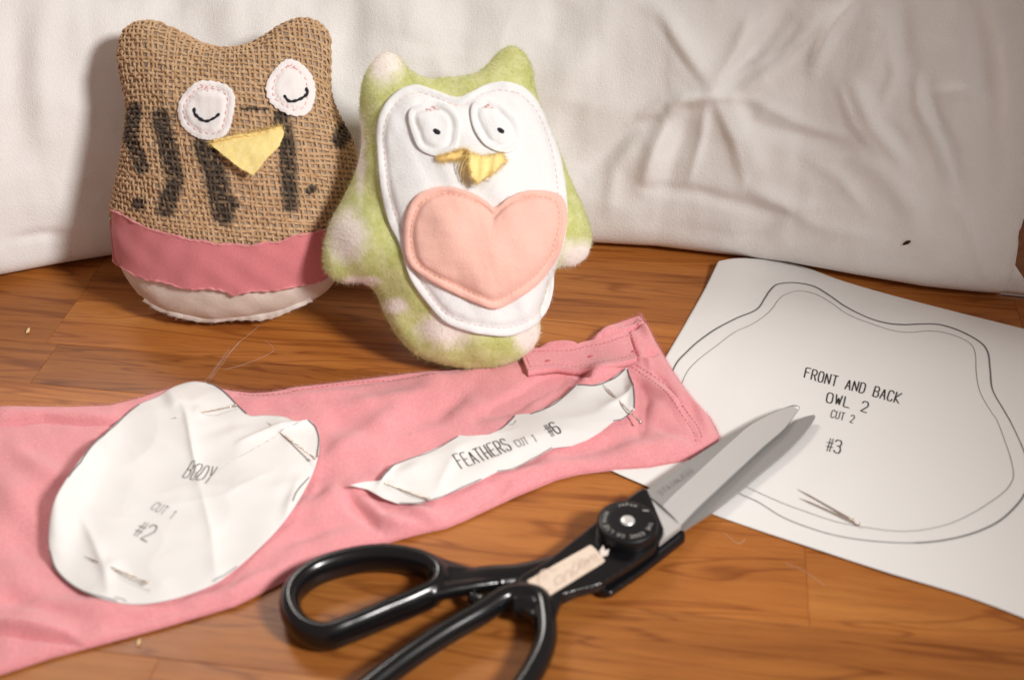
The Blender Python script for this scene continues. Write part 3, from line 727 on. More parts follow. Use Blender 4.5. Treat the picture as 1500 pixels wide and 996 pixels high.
green_eye(Z5([(200, 190), (320, 165), (420, 200), (490, 270), (515, 370), (500, 470), (470, 555), (380, 605), (280, 600), (185, 545), (135, 440), (103, 320), (115, 235)]), Z5([(330, 405)])[0], 51, .0012)
green_eye(Z5([(640, 170), (740, 148), (840, 190), (930, 260), (985, 350), (1003, 440), (985, 530), (920, 580), (820, 572), (720, 520), (650, 430), (612, 330), (605, 230)]), Z5([(848, 397)])[0], 52, .0010)
heart_px = Z2([(518, 497), (495, 482), (455, 458), (400, 441), (345, 441), (292, 466), (263, 520), (256, 590), (270, 655), (318, 698), (400, 742), (468, 772), (520, 786), (582, 757), (642, 712), (690, 650), (714, 580), (722, 520), (712, 475), (685, 455), (640, 449), (592, 454), (552, 472)])
ho, huv, hc = applique('heart', owlB.surf, heart_px, M_heart, green_owl, off=.0022, thick=.0020, puff=.0062, dimple=(.0050, .0018, .0018), curl=.0012, n=300, seed=61, centre=Z2([(500, 600)])[0])
st = MB(); inn = hc + (huv - hc) * (1 - .0048 / np.linalg.norm(huv - hc, axis=1))[:, None]
dashes(st, owlB.surf, inn, .0059, .0020, .0010, .00017, jit=.0001); st.build('stitching', M_goldthread, ho, stuff=True)
felt_fuzz(owlB.surf, huv, .0042, M_heart, ho)
# yellow beak: a folded strip, one half standing out
bl = Z5([(330, 618), (440, 582), (550, 548), (592, 585), (585, 625), (480, 640), (370, 645)])
bk, uvl, c = applique('beak', owlB.surf, bl, M_yellow2, green_owl, off=.0032, thick=.0012, smooth=False, n=90, rough=.0003, seed=71, puff=.0008)
bm_px = Z5([(575, 560), (600, 598), (700, 606), (790, 600), (872, 585), (885, 655), (800, 735), (700, 802), (655, 836), (612, 795), (586, 690)])
q0 = owlB.surf.hit(Z5([(590, 590), (872, 590)])); ex2 = q0[1] - q0[0]; ex2 /= np.linalg.norm(ex2); en2 = np.array([-ex2[1], ex2[0]])
def lift2(q):
    d = np.clip(-((q - q0[0]) @ en2), 0, 1); a = (q - q0[0]) @ ex2
    return d * .30 + .0035 * np.exp(-(a / .005) ** 2) + .0008 * np.sin(a * 900 + d * 150)
fl_, uvm, c = applique('beak_flap', owlB.surf, bm_px, M_yellow, bk, off=.0040, thick=.001, smooth=False, n=120, rough=.0004, tip=lift2, seed=72)
fr = MB()
for uvx, offx, lf in ((uvl, .005, None), (uvm, .0046, lift2)):
    pz = owlB.surf.pt(uvx, offx + (lf(uvx) if lf else 0)); kk_ = 12
    hairs(fr, np.repeat(pz, kk_, 0) + rng.normal(size=(len(pz) * kk_, 3)) * .0005, np.repeat((-owlB.surf.V * .3 + owlB.surf.N * .3)[None], len(pz) * kk_, 0), .0026, .00007, 1., 1.1)
for a_, b__ in (((575, 600), (500, 745)), ((582, 600), (520, 800)), ((585, 620), (548, 835)), ((590, 640), (578, 845)), ((592, 660), (600, 850)), ((572, 590), (492, 700)), ((588, 640), (560, 800)), ((760, 770), (770, 800)), ((640, 830), (650, 850)), ((590, 600), (530, 770))):
    pa, pb = owlB.surf.hit(Z5([a_, b__]), .007); mid = (pa + pb) / 2 + np.array([-.0012, .0012]); q = smooth_open([pa, mid, pb], 12)
    addtube(fr, owlB.surf.pt(q, np.linspace(.0085, .0045, 12) + .0012 * np.sin(np.linspace(0, 3.1, 12))), .00019, sides=4)
fr.build('frayed_threads', M_yellow2, bk, stuff=True)

# ------------------------------------------------------------------ pattern sheet under the sleeve
st_top = [(1052, 383), (1075, 379), (1100, 379), (1140, 383), (1180, 392), (1232, 411), (1300, 431), (1400, 457), (1500, 482), (1620, 512), (1700, 534)]
st_bot = [(882, 683), (915, 698), (950, 713), (1000, 735), (1047, 754), (1110, 776), (1183, 800), (1296, 837), (1409, 871), (1500, 905), (1620, 955), (1760, 1015)]
tl = onz([(1060, 385)])[0][:2]
def sheetH(u, v):
    d = np.hypot(u - tl[0], v - tl[1])
    return .0006 + .0055 * np.exp(-(d / .028) ** 2) + .0003 * (1 + wob(u, v, .09, 5)) + .00012 * (1 + wob(u, v, .03, 6))
SHEET = Surf((0, 0, 0), (1, 0, 0), (0, 1, 0), sheetH)
sheet = thing('pattern_sheet', 'large white paper sheet printed FRONT AND BACK OWL 2 under the scissor tips', 'paper', loc=onz([(1240, 620)])[0])
strip('paper', SHEET, st_top, st_bot, M_paper, sheet, 0, .00012, nu=240, nv=90, lift=lambda q: np.zeros(q.shape[:-1]))
def ribbon(mb, surf, q, wd, off):
    """flat inked line of width wd along uv path q"""
    T = np.gradient(q, axis=0); T /= np.linalg.norm(T, axis=1)[:, None] + 1e-12; Nn = np.stack([-T[:, 1], T[:, 0]], 1)
    wd = np.broadcast_to(wd, (len(q),))[:, None]
    A = surf.pt(q + Nn * wd / 2, off); B = surf.pt(q - Nn * wd / 2, off)
    V = np.stack([A, B], 1).reshape(-1, 3); F_ = grid_faces(len(q), 2)[:, ::-1].tolist()
    o = mb.n; mb.V.append(V); mb.F.extend([[a + o for a in f] for f in F_]); mb.n += len(V); mb.at.append(np.zeros(len(V)))
Z6b = lambda p: zoomed(p, 900, 360, 2.5)
Z6 = lambda p: zoomed(p, 900, 350, 1.747)
outer = Z6b([(215, 455), (270, 385), (350, 320), (440, 270), (520, 235), (550, 195), (570, 165), (600, 142), (660, 137), (730, 150), (790, 185), (840, 220), (930, 265), (1000, 285), (1060, 290), (1120, 288), (1190, 290), (1270, 315), (1340, 355), (1368, 395), (1375, 450), (1385, 530), (1430, 610)]) + [(1482, 622), (1500, 662), (1506, 695), (1500, 725), (1472, 757)] + Z6([(940, 745), (860, 768), (770, 778), (680, 775), (580, 762), (500, 740), (430, 712), (370, 675), (315, 650)]) + [(1040, 700), (995, 655), (972, 600)]
inner = Z6b([(255, 485), (300, 425), (370, 370), (440, 318), (510, 285), (570, 240), (600, 200), (630, 178), (680, 167), (740, 180), (800, 215), (860, 255), (950, 290), (1020, 312), (1080, 318), (1150, 313), (1220, 322), (1290, 350), (1320, 390), (1325, 470), (1340, 540), (1380, 610), (1405, 650)]) + Z6([(1018, 580), (1012, 630), (960, 675), (880, 720), (800, 743), (720, 748), (640, 738), (560, 722), (480, 695), (410, 668), (338, 635)]) + [(1055, 690), (1015, 650), (992, 600)]
mb = MB(); qo = smooth_closed(SHEET.hit(outer), 700); qo = np.vstack([qo, qo[:1]])
pxo = pxof(SHEET.pt(qo)); wo = .00045 + .0006 * np.clip(1.3 - np.abs(pxo[:, 1] - 470) / 160, 0, 1) + .0001 * wob1(np.arange(len(qo)) * 1., 30, 2); wo = np.where(pxo[:, 1] > 700, .0005 + .0004 * (pxo[:, 0] > 1340), wo)
ribbon(mb, SHEET, qo, wo, .0004); mb.build('pencil_outline', M_greyink, sheet, label='thick drawn owl outline on the sheet')
mb = MB(); qi = smooth_closed(SHEET.hit(inner), 600); ribbon(mb, SHEET, np.vstack([qi, qi[:1]]), .00032, .0004)
mb.build('seam_line', M_greyink, sheet, label='thin inner owl outline on the sheet')

GL = {
 'F': [[(0, 0), (0, 1), (1, 1)], [(0, .55), (.8, .55)]], 'R': [[(0, 0), (0, 1), (.75, 1), (1, .85), (1, .62), (.75, .48), (0, .48)], [(.55, .48), (1, 0)]],
 'O': [[(.2, 0), (0, .2), (0, .8), (.2, 1), (.8, 1), (1, .8), (1, .2), (.8, 0), (.2, 0)]], 'N': [[(0, 0), (0, 1), (1, 0), (1, 1)]], 'T': [[(0, 1), (1, 1)], [(.5, 1), (.5, 0)]],
 'A': [[(0, 0), (.5, 1), (1, 0)], [(.2, .33), (.8, .33)]], 'D': [[(0, 0), (0, 1), (.7, 1), (1, .8), (1, .2), (.7, 0), (0, 0)]],
 'B': [[(0, 0), (0, 1), (.7, 1), (.95, .85), (.95, .65), (.7, .53), (0, .53)], [(.7, .53), (1, .4), (1, .15), (.75, 0), (0, 0)]],
 'C': [[(1, .8), (.8, 1), (.2, 1), (0, .8), (0, .2), (.2, 0), (.8, 0), (1, .2)]], 'K': [[(0, 0), (0, 1)], [(1, 1), (0, .45), (1, 0)]],
 'W': [[(0, 1), (.25, 0), (.5, .8), (.75, 0), (1, 1)]], 'L': [[(0, 1), (0, 0), (1, 0)]], 'U': [[(0, 1), (0, .2), (.2, 0), (.8, 0), (1, .2), (1, 1)]],
 'E': [[(1, 1), (0, 1), (0, 0), (1, 0)], [(0, .53), (.8, .53)]], 'H': [[(0, 0), (0, 1)], [(1, 0), (1, 1)], [(0, .5), (1, .5)]],
 'S': [[(1, .82), (.8, 1), (.2, 1), (0, .8), (.1, .6), (.9, .42), (1, .2), (.8, 0), (.2, 0), (0, .18)]], 'Y': [[(0, 1), (.5, .48), (1, 1)], [(.5, .48), (.5, 0)]],
 'I': [[(.5, 0), (.5, 1)]], 'P': [[(0, 0), (0, 1), (.75, 1), (1, .85), (1, .6), (.75, .45), (0, .45)]], 'J': [[(.9, 1), (.9, .2), (.7, 0), (.2, 0), (0, .2)]], 'M': [[(0, 0), (0, 1), (.5, .4), (1, 1), (1, 0)]],
 'G': [[(1, .8), (.8, 1), (.2, 1), (0, .8), (0, .2), (.2, 0), (.8, 0), (1, .2), (1, .5), (.55, .5)]], '.': [[(.4, 0), (.6, 0)]],
 '#': [[(.25, 0), (.45, 1)], [(.65, 0), (.85, 1)], [(0, .66), (1, .66)], [(0, .34), (1, .34)]], '1': [[(.2, .8), (.6, 1), (.6, 0)]],
 '2': [[(0, .8), (.2, 1), (.8, 1), (1, .8), (1, .6), (0, 0), (1, 0)]], '3': [[(0, .85), (.2, 1), (.8, 1), (1, .8), (.8, .55), (.35, .55)], [(.8, .55), (1, .25), (.8, 0), (.2, 0), (0, .15)]],
 '6': [[(1, .85), (.8, 1), (.2, 1), (0, .8), (0, .2), (.2, 0), (.8, 0), (1, .2), (1, .42), (.8, .56), (0, .56)]], ' ': []}
def lettering(surf, text, quad, wd, parent, m=None, off=.00042, gap=.52, name='lettering', lab=None, hitoff=0.):
    """quad px: TL TR BR BL"""
    TL, TR, BR, BL = surf.hit(quad, hitoff); mb = MB(); n = len(text)
    if text[0] == '#': gap = .28
    cw = 1 / (n + gap * (n - 1))
    for k, ch in enumerate(text):
        x0 = k * cw * (1 + gap)
        for s_ in GL[ch]:
            p = np.array(s_, float); x = x0 + p[:, 0] * cw; y = p[:, 1][:, None]; x = x[:, None]
            q = (BL * (1 - x) + BR * x) * (1 - y) + (TL * (1 - x) + TR * x) * y
            q = resample(q, max(4, int(len(q) * 4))); e = (q[0] - q[1]); e = e / (np.linalg.norm(e) + 1e-9) * wd * .4; q[0] += e
            e = (q[-1] - q[-2]); q[-1] += e / (np.linalg.norm(e) + 1e-9) * wd * .4
            ribbon(mb, surf, q, wd * (.62 if ch == '#' else 1), off)
    return mb.build(name, m or M_ink, parent, label=lab or ('printed words ' + text if len(text) > 2 else 'printed number ' + text))
lettering(SHEET, 'FRONT AND BACK', Z6b([(703, 447), (1052, 542), (1040, 578), (695, 483)]), .0007, sheet)
lettering(SHEET, 'OWL 2', Z6b([(782, 538), (932, 575), (922, 612), (775, 573)]), .0007, sheet)
lettering(SHEET, 'CUT 2', Z6([(558, 438), (615, 453), (610, 472), (553, 457)]), .00045, sheet)
lettering(SHEET, '#3', Z6([(546, 510), (583, 518), (577, 550), (540, 542)]), .0007, sheet)

# ------------------------------------------------------------------ pink sleeve
sl_top = [(-120, 604), (-60, 598), (0, 594), (60, 594), (105, 594), (160, 592), (200, 582), (250, 567), (290, 560), (340, 571), (370, 574), (400, 572), (430, 566), (480, 560), (545, 552), (600, 545), (660, 541), (700, 533), (745, 524), (780, 512), (800, 505), (843, 503), (856, 508), (868, 492), (900, 473), (938, 460)]
sl_bot = [(-120, 1018), (-60, 1003), (0, 985), (73, 961), (147, 941), (235, 917), (343, 885), (400, 857), (459, 828), (519, 806), (608, 781), (653, 771), (682, 759), (712, 745), (757, 724), (816, 700), (850, 692), (900, 686), (950, 683), (1000, 674), (1030, 664), (1050, 652)]
sl_end = [(938, 460), (950, 478), (963, 502), (984, 538), (1003, 566), (1022, 590), (1040, 608), (1048, 622), (1056, 640), (1050, 652)]
SLP = onz(sl_top[:-1] + sl_end + sl_bot[::-1][1:], .0025)[:, :2]
x0, y0 = SLP.min(0) - .004; x1, y1 = SLP.max(0) + .004; stp = .0011
xs = np.arange(x0, x1, stp); ys = np.arange(y0, y1, stp); X, Y = np.meshgrid(xs, ys)
msk = inside(X, Y, SLP); dd = seg_dist(X, Y, SLP); dd = np.where(msk, dd, 0)
PXY = pxof(np.stack([X.ravel(), Y.ravel(), np.full(X.size, .004)], 1))
sfold = [
    ([(-20, 624), (0, 623), (64, 615), (112, 620), (165, 621), (200, 618)], 3.5, -.0022, 0), ([(-20, 612), (60, 606), (160, 611)], 8, .0012, 0),
    ([(-20, 928), (0, 929), (59, 934), (95, 937), (122, 947)], 4, -.0035, 0), ([(-20, 918), (59, 924), (100, 928)], 8, .0025, 0),
    ([(845, 548), (800, 560), (760, 585), (700, 610)], 12, -.003, 0), ([(850, 566), (880, 552), (905, 545)], 8, .003, 0), ([(845, 545), (862, 560)], 4, -.004, 0),
    ([(640, 560), (600, 590), (560, 620), (500, 650)], 16, .0016, 0), ([(700, 560), (640, 610), (590, 625)], 12, -.0015, 0),
    ([(500, 715), (520, 745), (560, 775)], 10, -.0022, 0), ([(530, 735), (560, 765), (610, 775)], 9, .0022, 0), ([(650, 745), (700, 735), (740, 715)], 9, -.0016, 0),
    ([(600, 750), (640, 762)], 8, .0018, 0), ([(480, 640), (470, 700), (440, 760)], 22, -.0016, 0), ([(0, 760), (60, 820), (110, 860)], 26, -.0016, 0), ([(0, 700), (40, 760)], 22, .0018, 0),
    ([(30, 860), (120, 890), (240, 895)], 15, .0018, 0), ([(10, 880), (120, 905)], 10, -.0012, 0), ([(934, 555), (942, 585), (938, 630)], 11, -.0026, 0), ([(903, 478), (920, 470), (936, 464)], 5, -.0014, 0),
    ([(925, 545), (955, 565), (985, 590), (1010, 625)], 7, .0014, 0), ([(943, 524), (966, 513)], 4, -.002, 0), ([(950, 540), (975, 560), (995, 590), (1012, 628), (1020, 648)], 2.2, -.0010, 0),
    ([(899, 496), (922, 484), (948, 474)], 2.5, -.0015, 0), ([(917, 490), (925, 510), (932, 528)], 4, -.0018, 0), ([(870, 500), (885, 488), (905, 480)], 8, .0018, 0),
    ([(790, 508), (820, 505), (850, 508)], 6, .002, 0), ([(856, 500), (862, 530), (870, 552)], 3, -.0012, 0), ([(880, 492), (888, 515), (892, 530)], 3, -.0010, 0), ([(905, 482), (910, 505), (915, 525)], 3, -.0008, 0), ([(935, 515), (950, 530), (955, 550)], 4, .0010, 0), ([(900, 660), (960, 655), (1010, 640)], 14, .0016, 0), ([(820, 670), (870, 655), (930, 640)], 12, -.0014, 0),
    ([(350, 590), (420, 585), (520, 575)], 9, .0012, 0), ([(350, 578), (400, 580), (480, 568), (600, 552), (690, 541)], 3, -.0008, 0), ([(480, 600), (540, 640), (600, 650)], 16, -.0012, 0),
    ([(700, 700), (780, 690), (860, 672)], 9, .0012, 0), ([(250, 900), (340, 870), (430, 820)], 12, .0014, 0), ([(940, 470), (955, 500)], 7, .002, 0),
    ([(380, 760), (470, 735), (560, 700)], 14, .0014, 0), ([(400, 800), (480, 775), (520, 770)], 10, -.0014, 0), ([(450, 690), (500, 660), (560, 640)], 12, .0014, 0), ([(480, 600), (560, 590), (640, 575)], 10, .0012, 0),
    ([(20, 660), (60, 690), (90, 700)], 14, .0016, 0), ([(0, 880), (60, 870), (120, 880)], 12, -.0014, 0), ([(160, 920), (260, 895), (330, 880)], 7, -.0012, 0), ([(960, 620), (990, 640), (1020, 650)], 9, -.0012, 0),
    ([(1000, 556), (1020, 590), (1036, 625)], 6, .0012, 0), ([(780, 600), (820, 575), (850, 560)], 8, -.0012, 0)]
hs = 2.0 * bump_field(PXY[:, 0], PXY[:, 1], sfold).reshape(X.shape)
base = .0054 * (1 - np.exp(-dd / .0022)) - .0005 * np.abs(wob(X, Y, .055, 61)) * np.clip(dd / .01, 0, 1) - .0002 * np.abs(wob(X + Y * .6, Y, .028, 62)) * np.clip(dd / .006, 0, 1) + .0008 * wob(X, Y, .05, 12) * np.clip(dd / .01, 0, 1) + .0003 * wob(X, Y, .018, 14) * np.clip(dd / .006, 0, 1)
HS = np.clip(base + hs * np.clip(dd / .003, 0, 1), .0012 * np.clip(dd / .001, 0, 1), None); HS = np.where(msk, HS, 0)
sl_ras = Raster(x0, y0, stp, HS)
SL = Surf((0, 0, 0), (1, 0, 0), (0, 1, 0), sl_ras)
sleeve = thing('pink_sleeve', 'pink flannel sleeve with a buttoned tab lying flat across the table', 'sleeve', loc=onz([(520, 660)])[0])
A_ = resample(onz(sl_top, .0025)[:, :2], 420); B_ = resample(onz(sl_bot, .0025)[:, :2], 420)
# match the slanted end by easing the columns
E_ = resample(onz(sl_end, .0025)[:, :2], 150)
tv = np.r_[0, np.sort(.5 - .5 * np.cos(np.linspace(0, np.pi, 150)))[1:-1], 1]
q = A_[:, None] * (1 - tv[None, :, None]) + B_[:, None] * tv[None, :, None]
Eq = np.stack([np.interp(tv, np.linspace(0, 1, 150), E_[:, k]) for k in range(2)], 1)
straight = q[-1].copy(); dE = Eq - straight
wcol = np.clip((np.linspace(0, 1, 420) - .8) / .2, 0, 1) ** 1.5
q = q + wcol[:, None, None] * dE[None]
top = SL.pt(q); 
colw = np.clip((1 - np.linspace(0, 1, 420)) * .42 / .0025, 0, 1)
n_, m_ = q.shape[:2]
zt = top[..., 2]; zt = np.maximum(zt, .0016); edge = np.ones_like(zt); edge[:, 0] = 0; edge[:, -1] = 0; edge[-1, :] = 0; edge[0, :] = 1
zt = np.where(edge > 0, zt, .0016); top[..., 2] = zt
low = top.copy(); low[..., 2] = .0009
Fg = grid_faces(n_, m_).tolist(); N0 = n_ * m_
ring = [i * m_ for i in range(n_)] + [(n_ - 1) * m_ + j for j in range(1, m_)] + [i * m_ + m_ - 1 for i in range(n_ - 2, -1, -1)] + [j for j in range(m_ - 2, 0, -1)]
F_ = Fg + [[N0 + a for a in f[::-1]] for f in Fg] + [[a, b_, N0 + b_, N0 + a] for a, b_ in zip(ring, ring[1:] + ring[:1])]
cloth = build('cloth', np.vstack([top.reshape(-1, 3), low.reshape(-1, 3)]), F_, M_pink, sleeve)
fz = MB(); edges = np.vstack([top[:, 0], top[:, -1], top[-1]]); hairs(fz, np.repeat(edges, 10, 0) + rng.normal(size=(len(edges) * 10, 3)) * np.array([.0005, .0005, .0004]) + np.array([0, 0, .0006]), np.repeat(np.array([[0, 0, 1.]]), len(edges) * 10, 0), .0012, .00004, 1, 1.6)
ii = rng.integers(0, n_, 16000); jj = rng.integers(1, m_ - 1, 16000); hairs(fz, top[ii, jj], np.repeat(np.array([[0, 0, 1.]]), 16000, 0), .0009, .000035, 1.2, 1.3)
fz.build('fuzz', M_pink, cloth, stuff=True)
sm = MB()
for pth in ([(925, 538), (948, 553), (971, 570), (994, 600), (1012, 628), (1020, 648)], [(932, 535), (956, 550), (979, 567), (1001, 596), (1020, 622), (1029, 644)], [(899, 497), (922, 487), (948, 475)], [(922, 488), (930, 507), (938, 525)], [(350, 577), (400, 578), (470, 567), (545, 559), (640, 548)]):
    dashes(sm, SL, smooth_open(SL.hit(pth), 80), .0001, .0016, .0012, .00022, closed=False)
sm.build('hem_stitching', M_rosethread, sleeve, stuff=True)
z7 = lambda p: zoomed(p, 740, 450, 4.33)
SLT = Surf((0, 0, 0), (1, 0, 0), (0, 1, 0), Raster(x0, y0, stp, np.maximum(blur(HS, 25), 0)))
tab, tq, th_ = strip('button_tab', SLT, z7([(88, 300), (160, 287), (300, 277), (420, 266), (500, 245), (650, 210), (775, 170)]), z7([(145, 432), (230, 418), (330, 408), (450, 416), (600, 391), (740, 370), (835, 343)]), M_pink, sleeve, .0018, .0022, nu=120, nv=24, curl=(.0009, .0012), rough=.00015, under=.002, seed=9)
sm = MB(); TQ = tq
for row in (6, -7): dashes(sm, SLT, TQ[4:, row], .0042, .0016, .0011, .0002, closed=False)
dashes(sm, SLT, TQ[4, 4:-4], .0042, .0016, .0011, .0002, closed=False); sm.build('stitching', M_rosethread, tab, stuff=True)
for px_ in (z7([(270, 350)])[0], z7([(540, 322)])[0], z7([(815, 290)])[0]):
    c = SLT.hit([px_], .003)[0]; bmh = MB(); dirh = np.array([.0016, .0007])
    addtube(bmh, SLT.pt(np.array([c - dirh, c, c + dirh]), [.0042, .0043, .0042]), [.0004, .0011, .0004], sides=6, flat=.4); 
    bmh.build('buttonhole', M_rosethread, tab)

# ------------------------------------------------------------------ paper pieces pinned to the sleeve
def paper_field(poly, folds_, base_off, seed, edge_lift=.0):
    x0, y0 = poly.min(0) - .006; x1, y1 = poly.max(0) + .006; st = .0009
    X, Y = np.meshgrid(np.arange(x0, x1, st), np.arange(y0, y1, st))
    S = sl_ras(X, Y); Sm = blur(S, 60); S2 = np.maximum(Sm + .0012, 0); under = blur(np.maximum(S - S2, 0), 4)
    pq = pxof(np.stack([X.ravel(), Y.ravel(), np.full(X.size, .007)], 1))
    f_ = 1.45 * bump_field(pq[:, 0], pq[:, 1], folds_).reshape(X.shape)
    H_ = S2 + under * 1.2 + base_off + f_ - .0007 * np.abs(wob(X, Y, .06, seed)) - .0004 * np.abs(wob(X, Y, .035, seed + 7)) + .0009
    H_ = np.maximum(H_, S + .0004)
    return Raster(x0, y0, st, H_)
Z4 = lambda p: zoomed(p, 0, 540, 2.214)
body_px = Z4([(650, 42), (700, 55), (750, 95), (803, 149), (860, 150), (920, 155), (960, 170), (1000, 165), (1025, 190), (1037, 230), (1030, 290), (1005, 360), (960, 440), (900, 520), (820, 600), (750, 660), (690, 700), (600, 735), (520, 755), (450, 763), (380, 757), (300, 735), (230, 700), (180, 650), (160, 590), (158, 520), (175, 430), (220, 350), (280, 270), (340, 210), (400, 155), (450, 115), (510, 90), (560, 60), (610, 43)])
bfolds = [([(262, 580), (274, 610), (281, 650), (292, 710)], 5, .0022, 1), ([(245, 570), (262, 600)], 10, .0022, 0), ([(292, 710), (310, 780), (318, 850)], 9, .0012, 1),
          ([(350, 650), (400, 632), (450, 615)], 5, .0032, 1), ([(285, 640), (340, 620), (390, 618)], 10, -.0010, 0), ([(120, 760), (140, 800), (155, 840), (160, 870)], 7, .0022, 1),
          ([(280, 605), (300, 604)], 9, .0016, 0), ([(155, 826), (175, 835)], 9, .0016, 0), ([(408, 628), (435, 650)], 8, .0012, 0),
          ([(80, 800), (90, 740), (110, 690), (150, 640)], 22, .0095, 0), ([(230, 740), (330, 730), (400, 690)], 8, .0009, 1), ([(292, 715), (400, 720), (450, 700)], 14, .0012, 0), ([(180, 740), (250, 760)], 20, -.0008, 0), ([(440, 700), (420, 760)], 8, .0015, 0)]
bp0 = onz(body_px, .008)[:, :2]
BR_ = paper_field(bp0, bfolds, .0004, 21); BP = Surf((0, 0, 0), (1, 0, 0), (0, 1, 0), BR_)
def paper_piece(name, label, surf, px, centre, n=260, hard=()):
    t = thing(name, label, 'paper pattern', loc=onz([centre])[0])
    uv = surf.hit(resample(smooth_closed(px, 900), n, True)); c = surf.hit([centre])[0]; rel = uv - c
    ss = np.r_[np.linspace(.02, 1, 60)]; rt = [surf.pt(c + rel * s) for s in ss]; rb = [surf.pt(c + rel * s, -.00012) for s in ss[::-1]]
    V, F = polar(rt + rb, surf.pt(c[None])[0], surf.pt(c[None], -.00012)[0]); build('paper', V, F, M_paper, t)
    return t, uv, c
bpiece, buv, bc = paper_piece('paper_pattern', 'crumpled white BODY #2 paper pattern pinned on the pink sleeve', BP, body_px, (262, 720))
def edge_line(surf, px, wd, parent, off=.0003, m=None):
    mb = MB(); ribbon(mb, surf, smooth_open(surf.hit(px), 90), wd, off); mb.build('cutting_line', m or M_greyink, parent)
edge_line(BP, Z4([(672, 47), (700, 57), (748, 96), (800, 147)]), .0009, bpiece)
edge_line(BP, Z4([(1000, 167), (1023, 191), (1034, 230), (1028, 288)]), .0008, bpiece)
edge_line(BP, Z4([(161, 590), (182, 649), (231, 698), (300, 732), (380, 754)]), .0006, bpiece)
edge_line(BP, Z4([(950, 430), (962, 400), (985, 372), (1003, 352)]), .0005, bpiece)
edge_line(BP, Z4([(690, 690), (730, 668), (770, 640)]), .0005, bpiece)
edge_line(BP, Z4([(222, 352), (282, 272), (342, 212), (402, 157), (452, 117)]), .0005, bpiece)
edge_line(BP, Z4([(372, 740), (400, 748), (410, 755)]), .0004, bpiece)
Z2b = lambda p: zoomed(p, 240, 550, 5.242)
Z3b = lambda p: zoomed(p, 60, 700, 4.979)
lettering(BP, 'BODY', Z2b([(215, 662), (412, 705), (338, 835), (143, 780)]), .0004, bpiece, off=.0004)
lettering(BP, 'CUT 1', Z3b([(852, 178), (1000, 245), (952, 302), (800, 225)]), .0003, bpiece, m=M_greyink, off=.0004)
lettering(BP, '#2', Z3b([(740, 318), (858, 355), (772, 465), (668, 413)]), .0006, bpiece, off=.0004, m=M_greyink)

Zf = lambda p: zoomed(p, 500, 440, 2.586)
f_top = Zf([(30, 700), (90, 686), (145, 683), (175, 645), (215, 615), (300, 585), (380, 550), (445, 511), (480, 514), (560, 508), (610, 485), (660, 433), (720, 428), (780, 405), (840, 365), (890, 319), (960, 320), (1020, 300), (1080, 255)])
f_bot = Zf([(30, 700), (100, 716), (160, 750), (215, 770), (290, 770), (370, 750), (450, 715), (530, 680), (590, 650), (650, 640), (720, 605), (800, 560), (870, 552), (930, 530), (980, 500), (1030, 460), (1070, 450), (1112, 413), (1112, 360), (1097, 300), (1080, 255)])
ffolds = [([(555, 712), (563, 700), (580, 680)], 5, .0025, 1), ([(575, 700), (600, 690), (620, 680)], 10, .0012, 0), ([(880, 600), (905, 590), (935, 568)], 6, .002, 1), ([(640, 720), (655, 690), (670, 660)], 9, .0012, 1),
          ([(504, 711), (530, 714)], 10, .003, 0), ([(700, 690), (760, 660), (800, 650)], 14, .0010, 0), ([(925, 550), (930, 580), (930, 600)], 9, .0034, 0), ([(540, 725), (570, 738)], 8, .0014, 0), ([(563, 708), (589, 718)], 6, .0010, 0)]
fp0 = onz(f_top + f_bot[::-1], .008)[:, :2]
FR_ = paper_field(fp0, ffolds, .0004, 23); FP = Surf((0, 0, 0), (1, 0, 0), (0, 1, 0), FR_)
fpiece = thing('paper_pattern', 'narrow scalloped FEATHERS #6 paper pattern pinned on the sleeve', 'paper pattern', loc=onz([(760, 640)])[0])
fa = FP.hit(resample(np.array(f_top), 300)); fb = FP.hit(resample(np.array(f_bot), 300))
# pair columns by distance along the length so ribs stay upright
ax = fa[-1] - fa[0]; ax /= np.linalg.norm(ax)
tt = np.linspace(0, 1, 260)
def along(p):
    s_ = np.maximum.accumulate((p - fa[0]) @ ax + np.arange(len(p)) * 1e-7); s_ = (s_ - s_[0]) / (s_[-1] - s_[0]); return s_
mixa = .75 * along(fa) + .25 * np.linspace(0, 1, 300); mixb = .75 * along(fb) + .25 * np.linspace(0, 1, 300)
fa2 = np.stack([np.interp(tt, mixa, fa[:, k]) for k in range(2)], 1); fb2 = np.stack([np.interp(tt, mixb, fb[:, k]) for k in range(2)], 1)
strip('paper', FP, None, None, M_paper, fpiece, 0, .00012, nu=260, nv=34, uvs=(fa2, fb2), lift=lambda q: np.zeros(q.shape[:-1]))
edge_line(FP, Zf([(150, 681), (178, 646), (217, 617), (300, 588), (380, 553), (443, 515)]), .00055, fpiece)
edge_line(FP, Zf([(600, 491), (640, 458), (658, 437)]), .0005, fpiece); edge_line(FP, Zf([(635, 473), (652, 468), (662, 455)]), .0004, fpiece)
edge_line(FP, Zf([(715, 432), (780, 408), (840, 368), (888, 323)]), .0008, fpiece); edge_line(FP, Zf([(893, 322), (960, 323), (1020, 303), (1076, 260)]), .0008, fpiece)
edge_line(FP, Zf([(1083, 262), (1096, 302), (1109, 360), (1109, 410)]), .0010, fpiece); edge_line(FP, Zf([(220, 767), (290, 767), (370, 747), (450, 712), (530, 677)]), .0006, fpiece)
edge_line(FP, Zf([(590, 647), (650, 637), (720, 602), (798, 558)]), .0005, fpiece); edge_line(FP, Zf([(1030, 457), (1068, 448), (1105, 415)]), .0007, fpiece)
Z4b = lambda p: zoomed(p, 500, 620, 5.357)
Z5b = lambda p: zoomed(p, 770, 520, 6.226)
lettering(FP, 'FEATHERS', Z4b([(872, 250), (1272, 122), (1342, 207), (945, 357)]), .00062, fpiece, off=.0004)
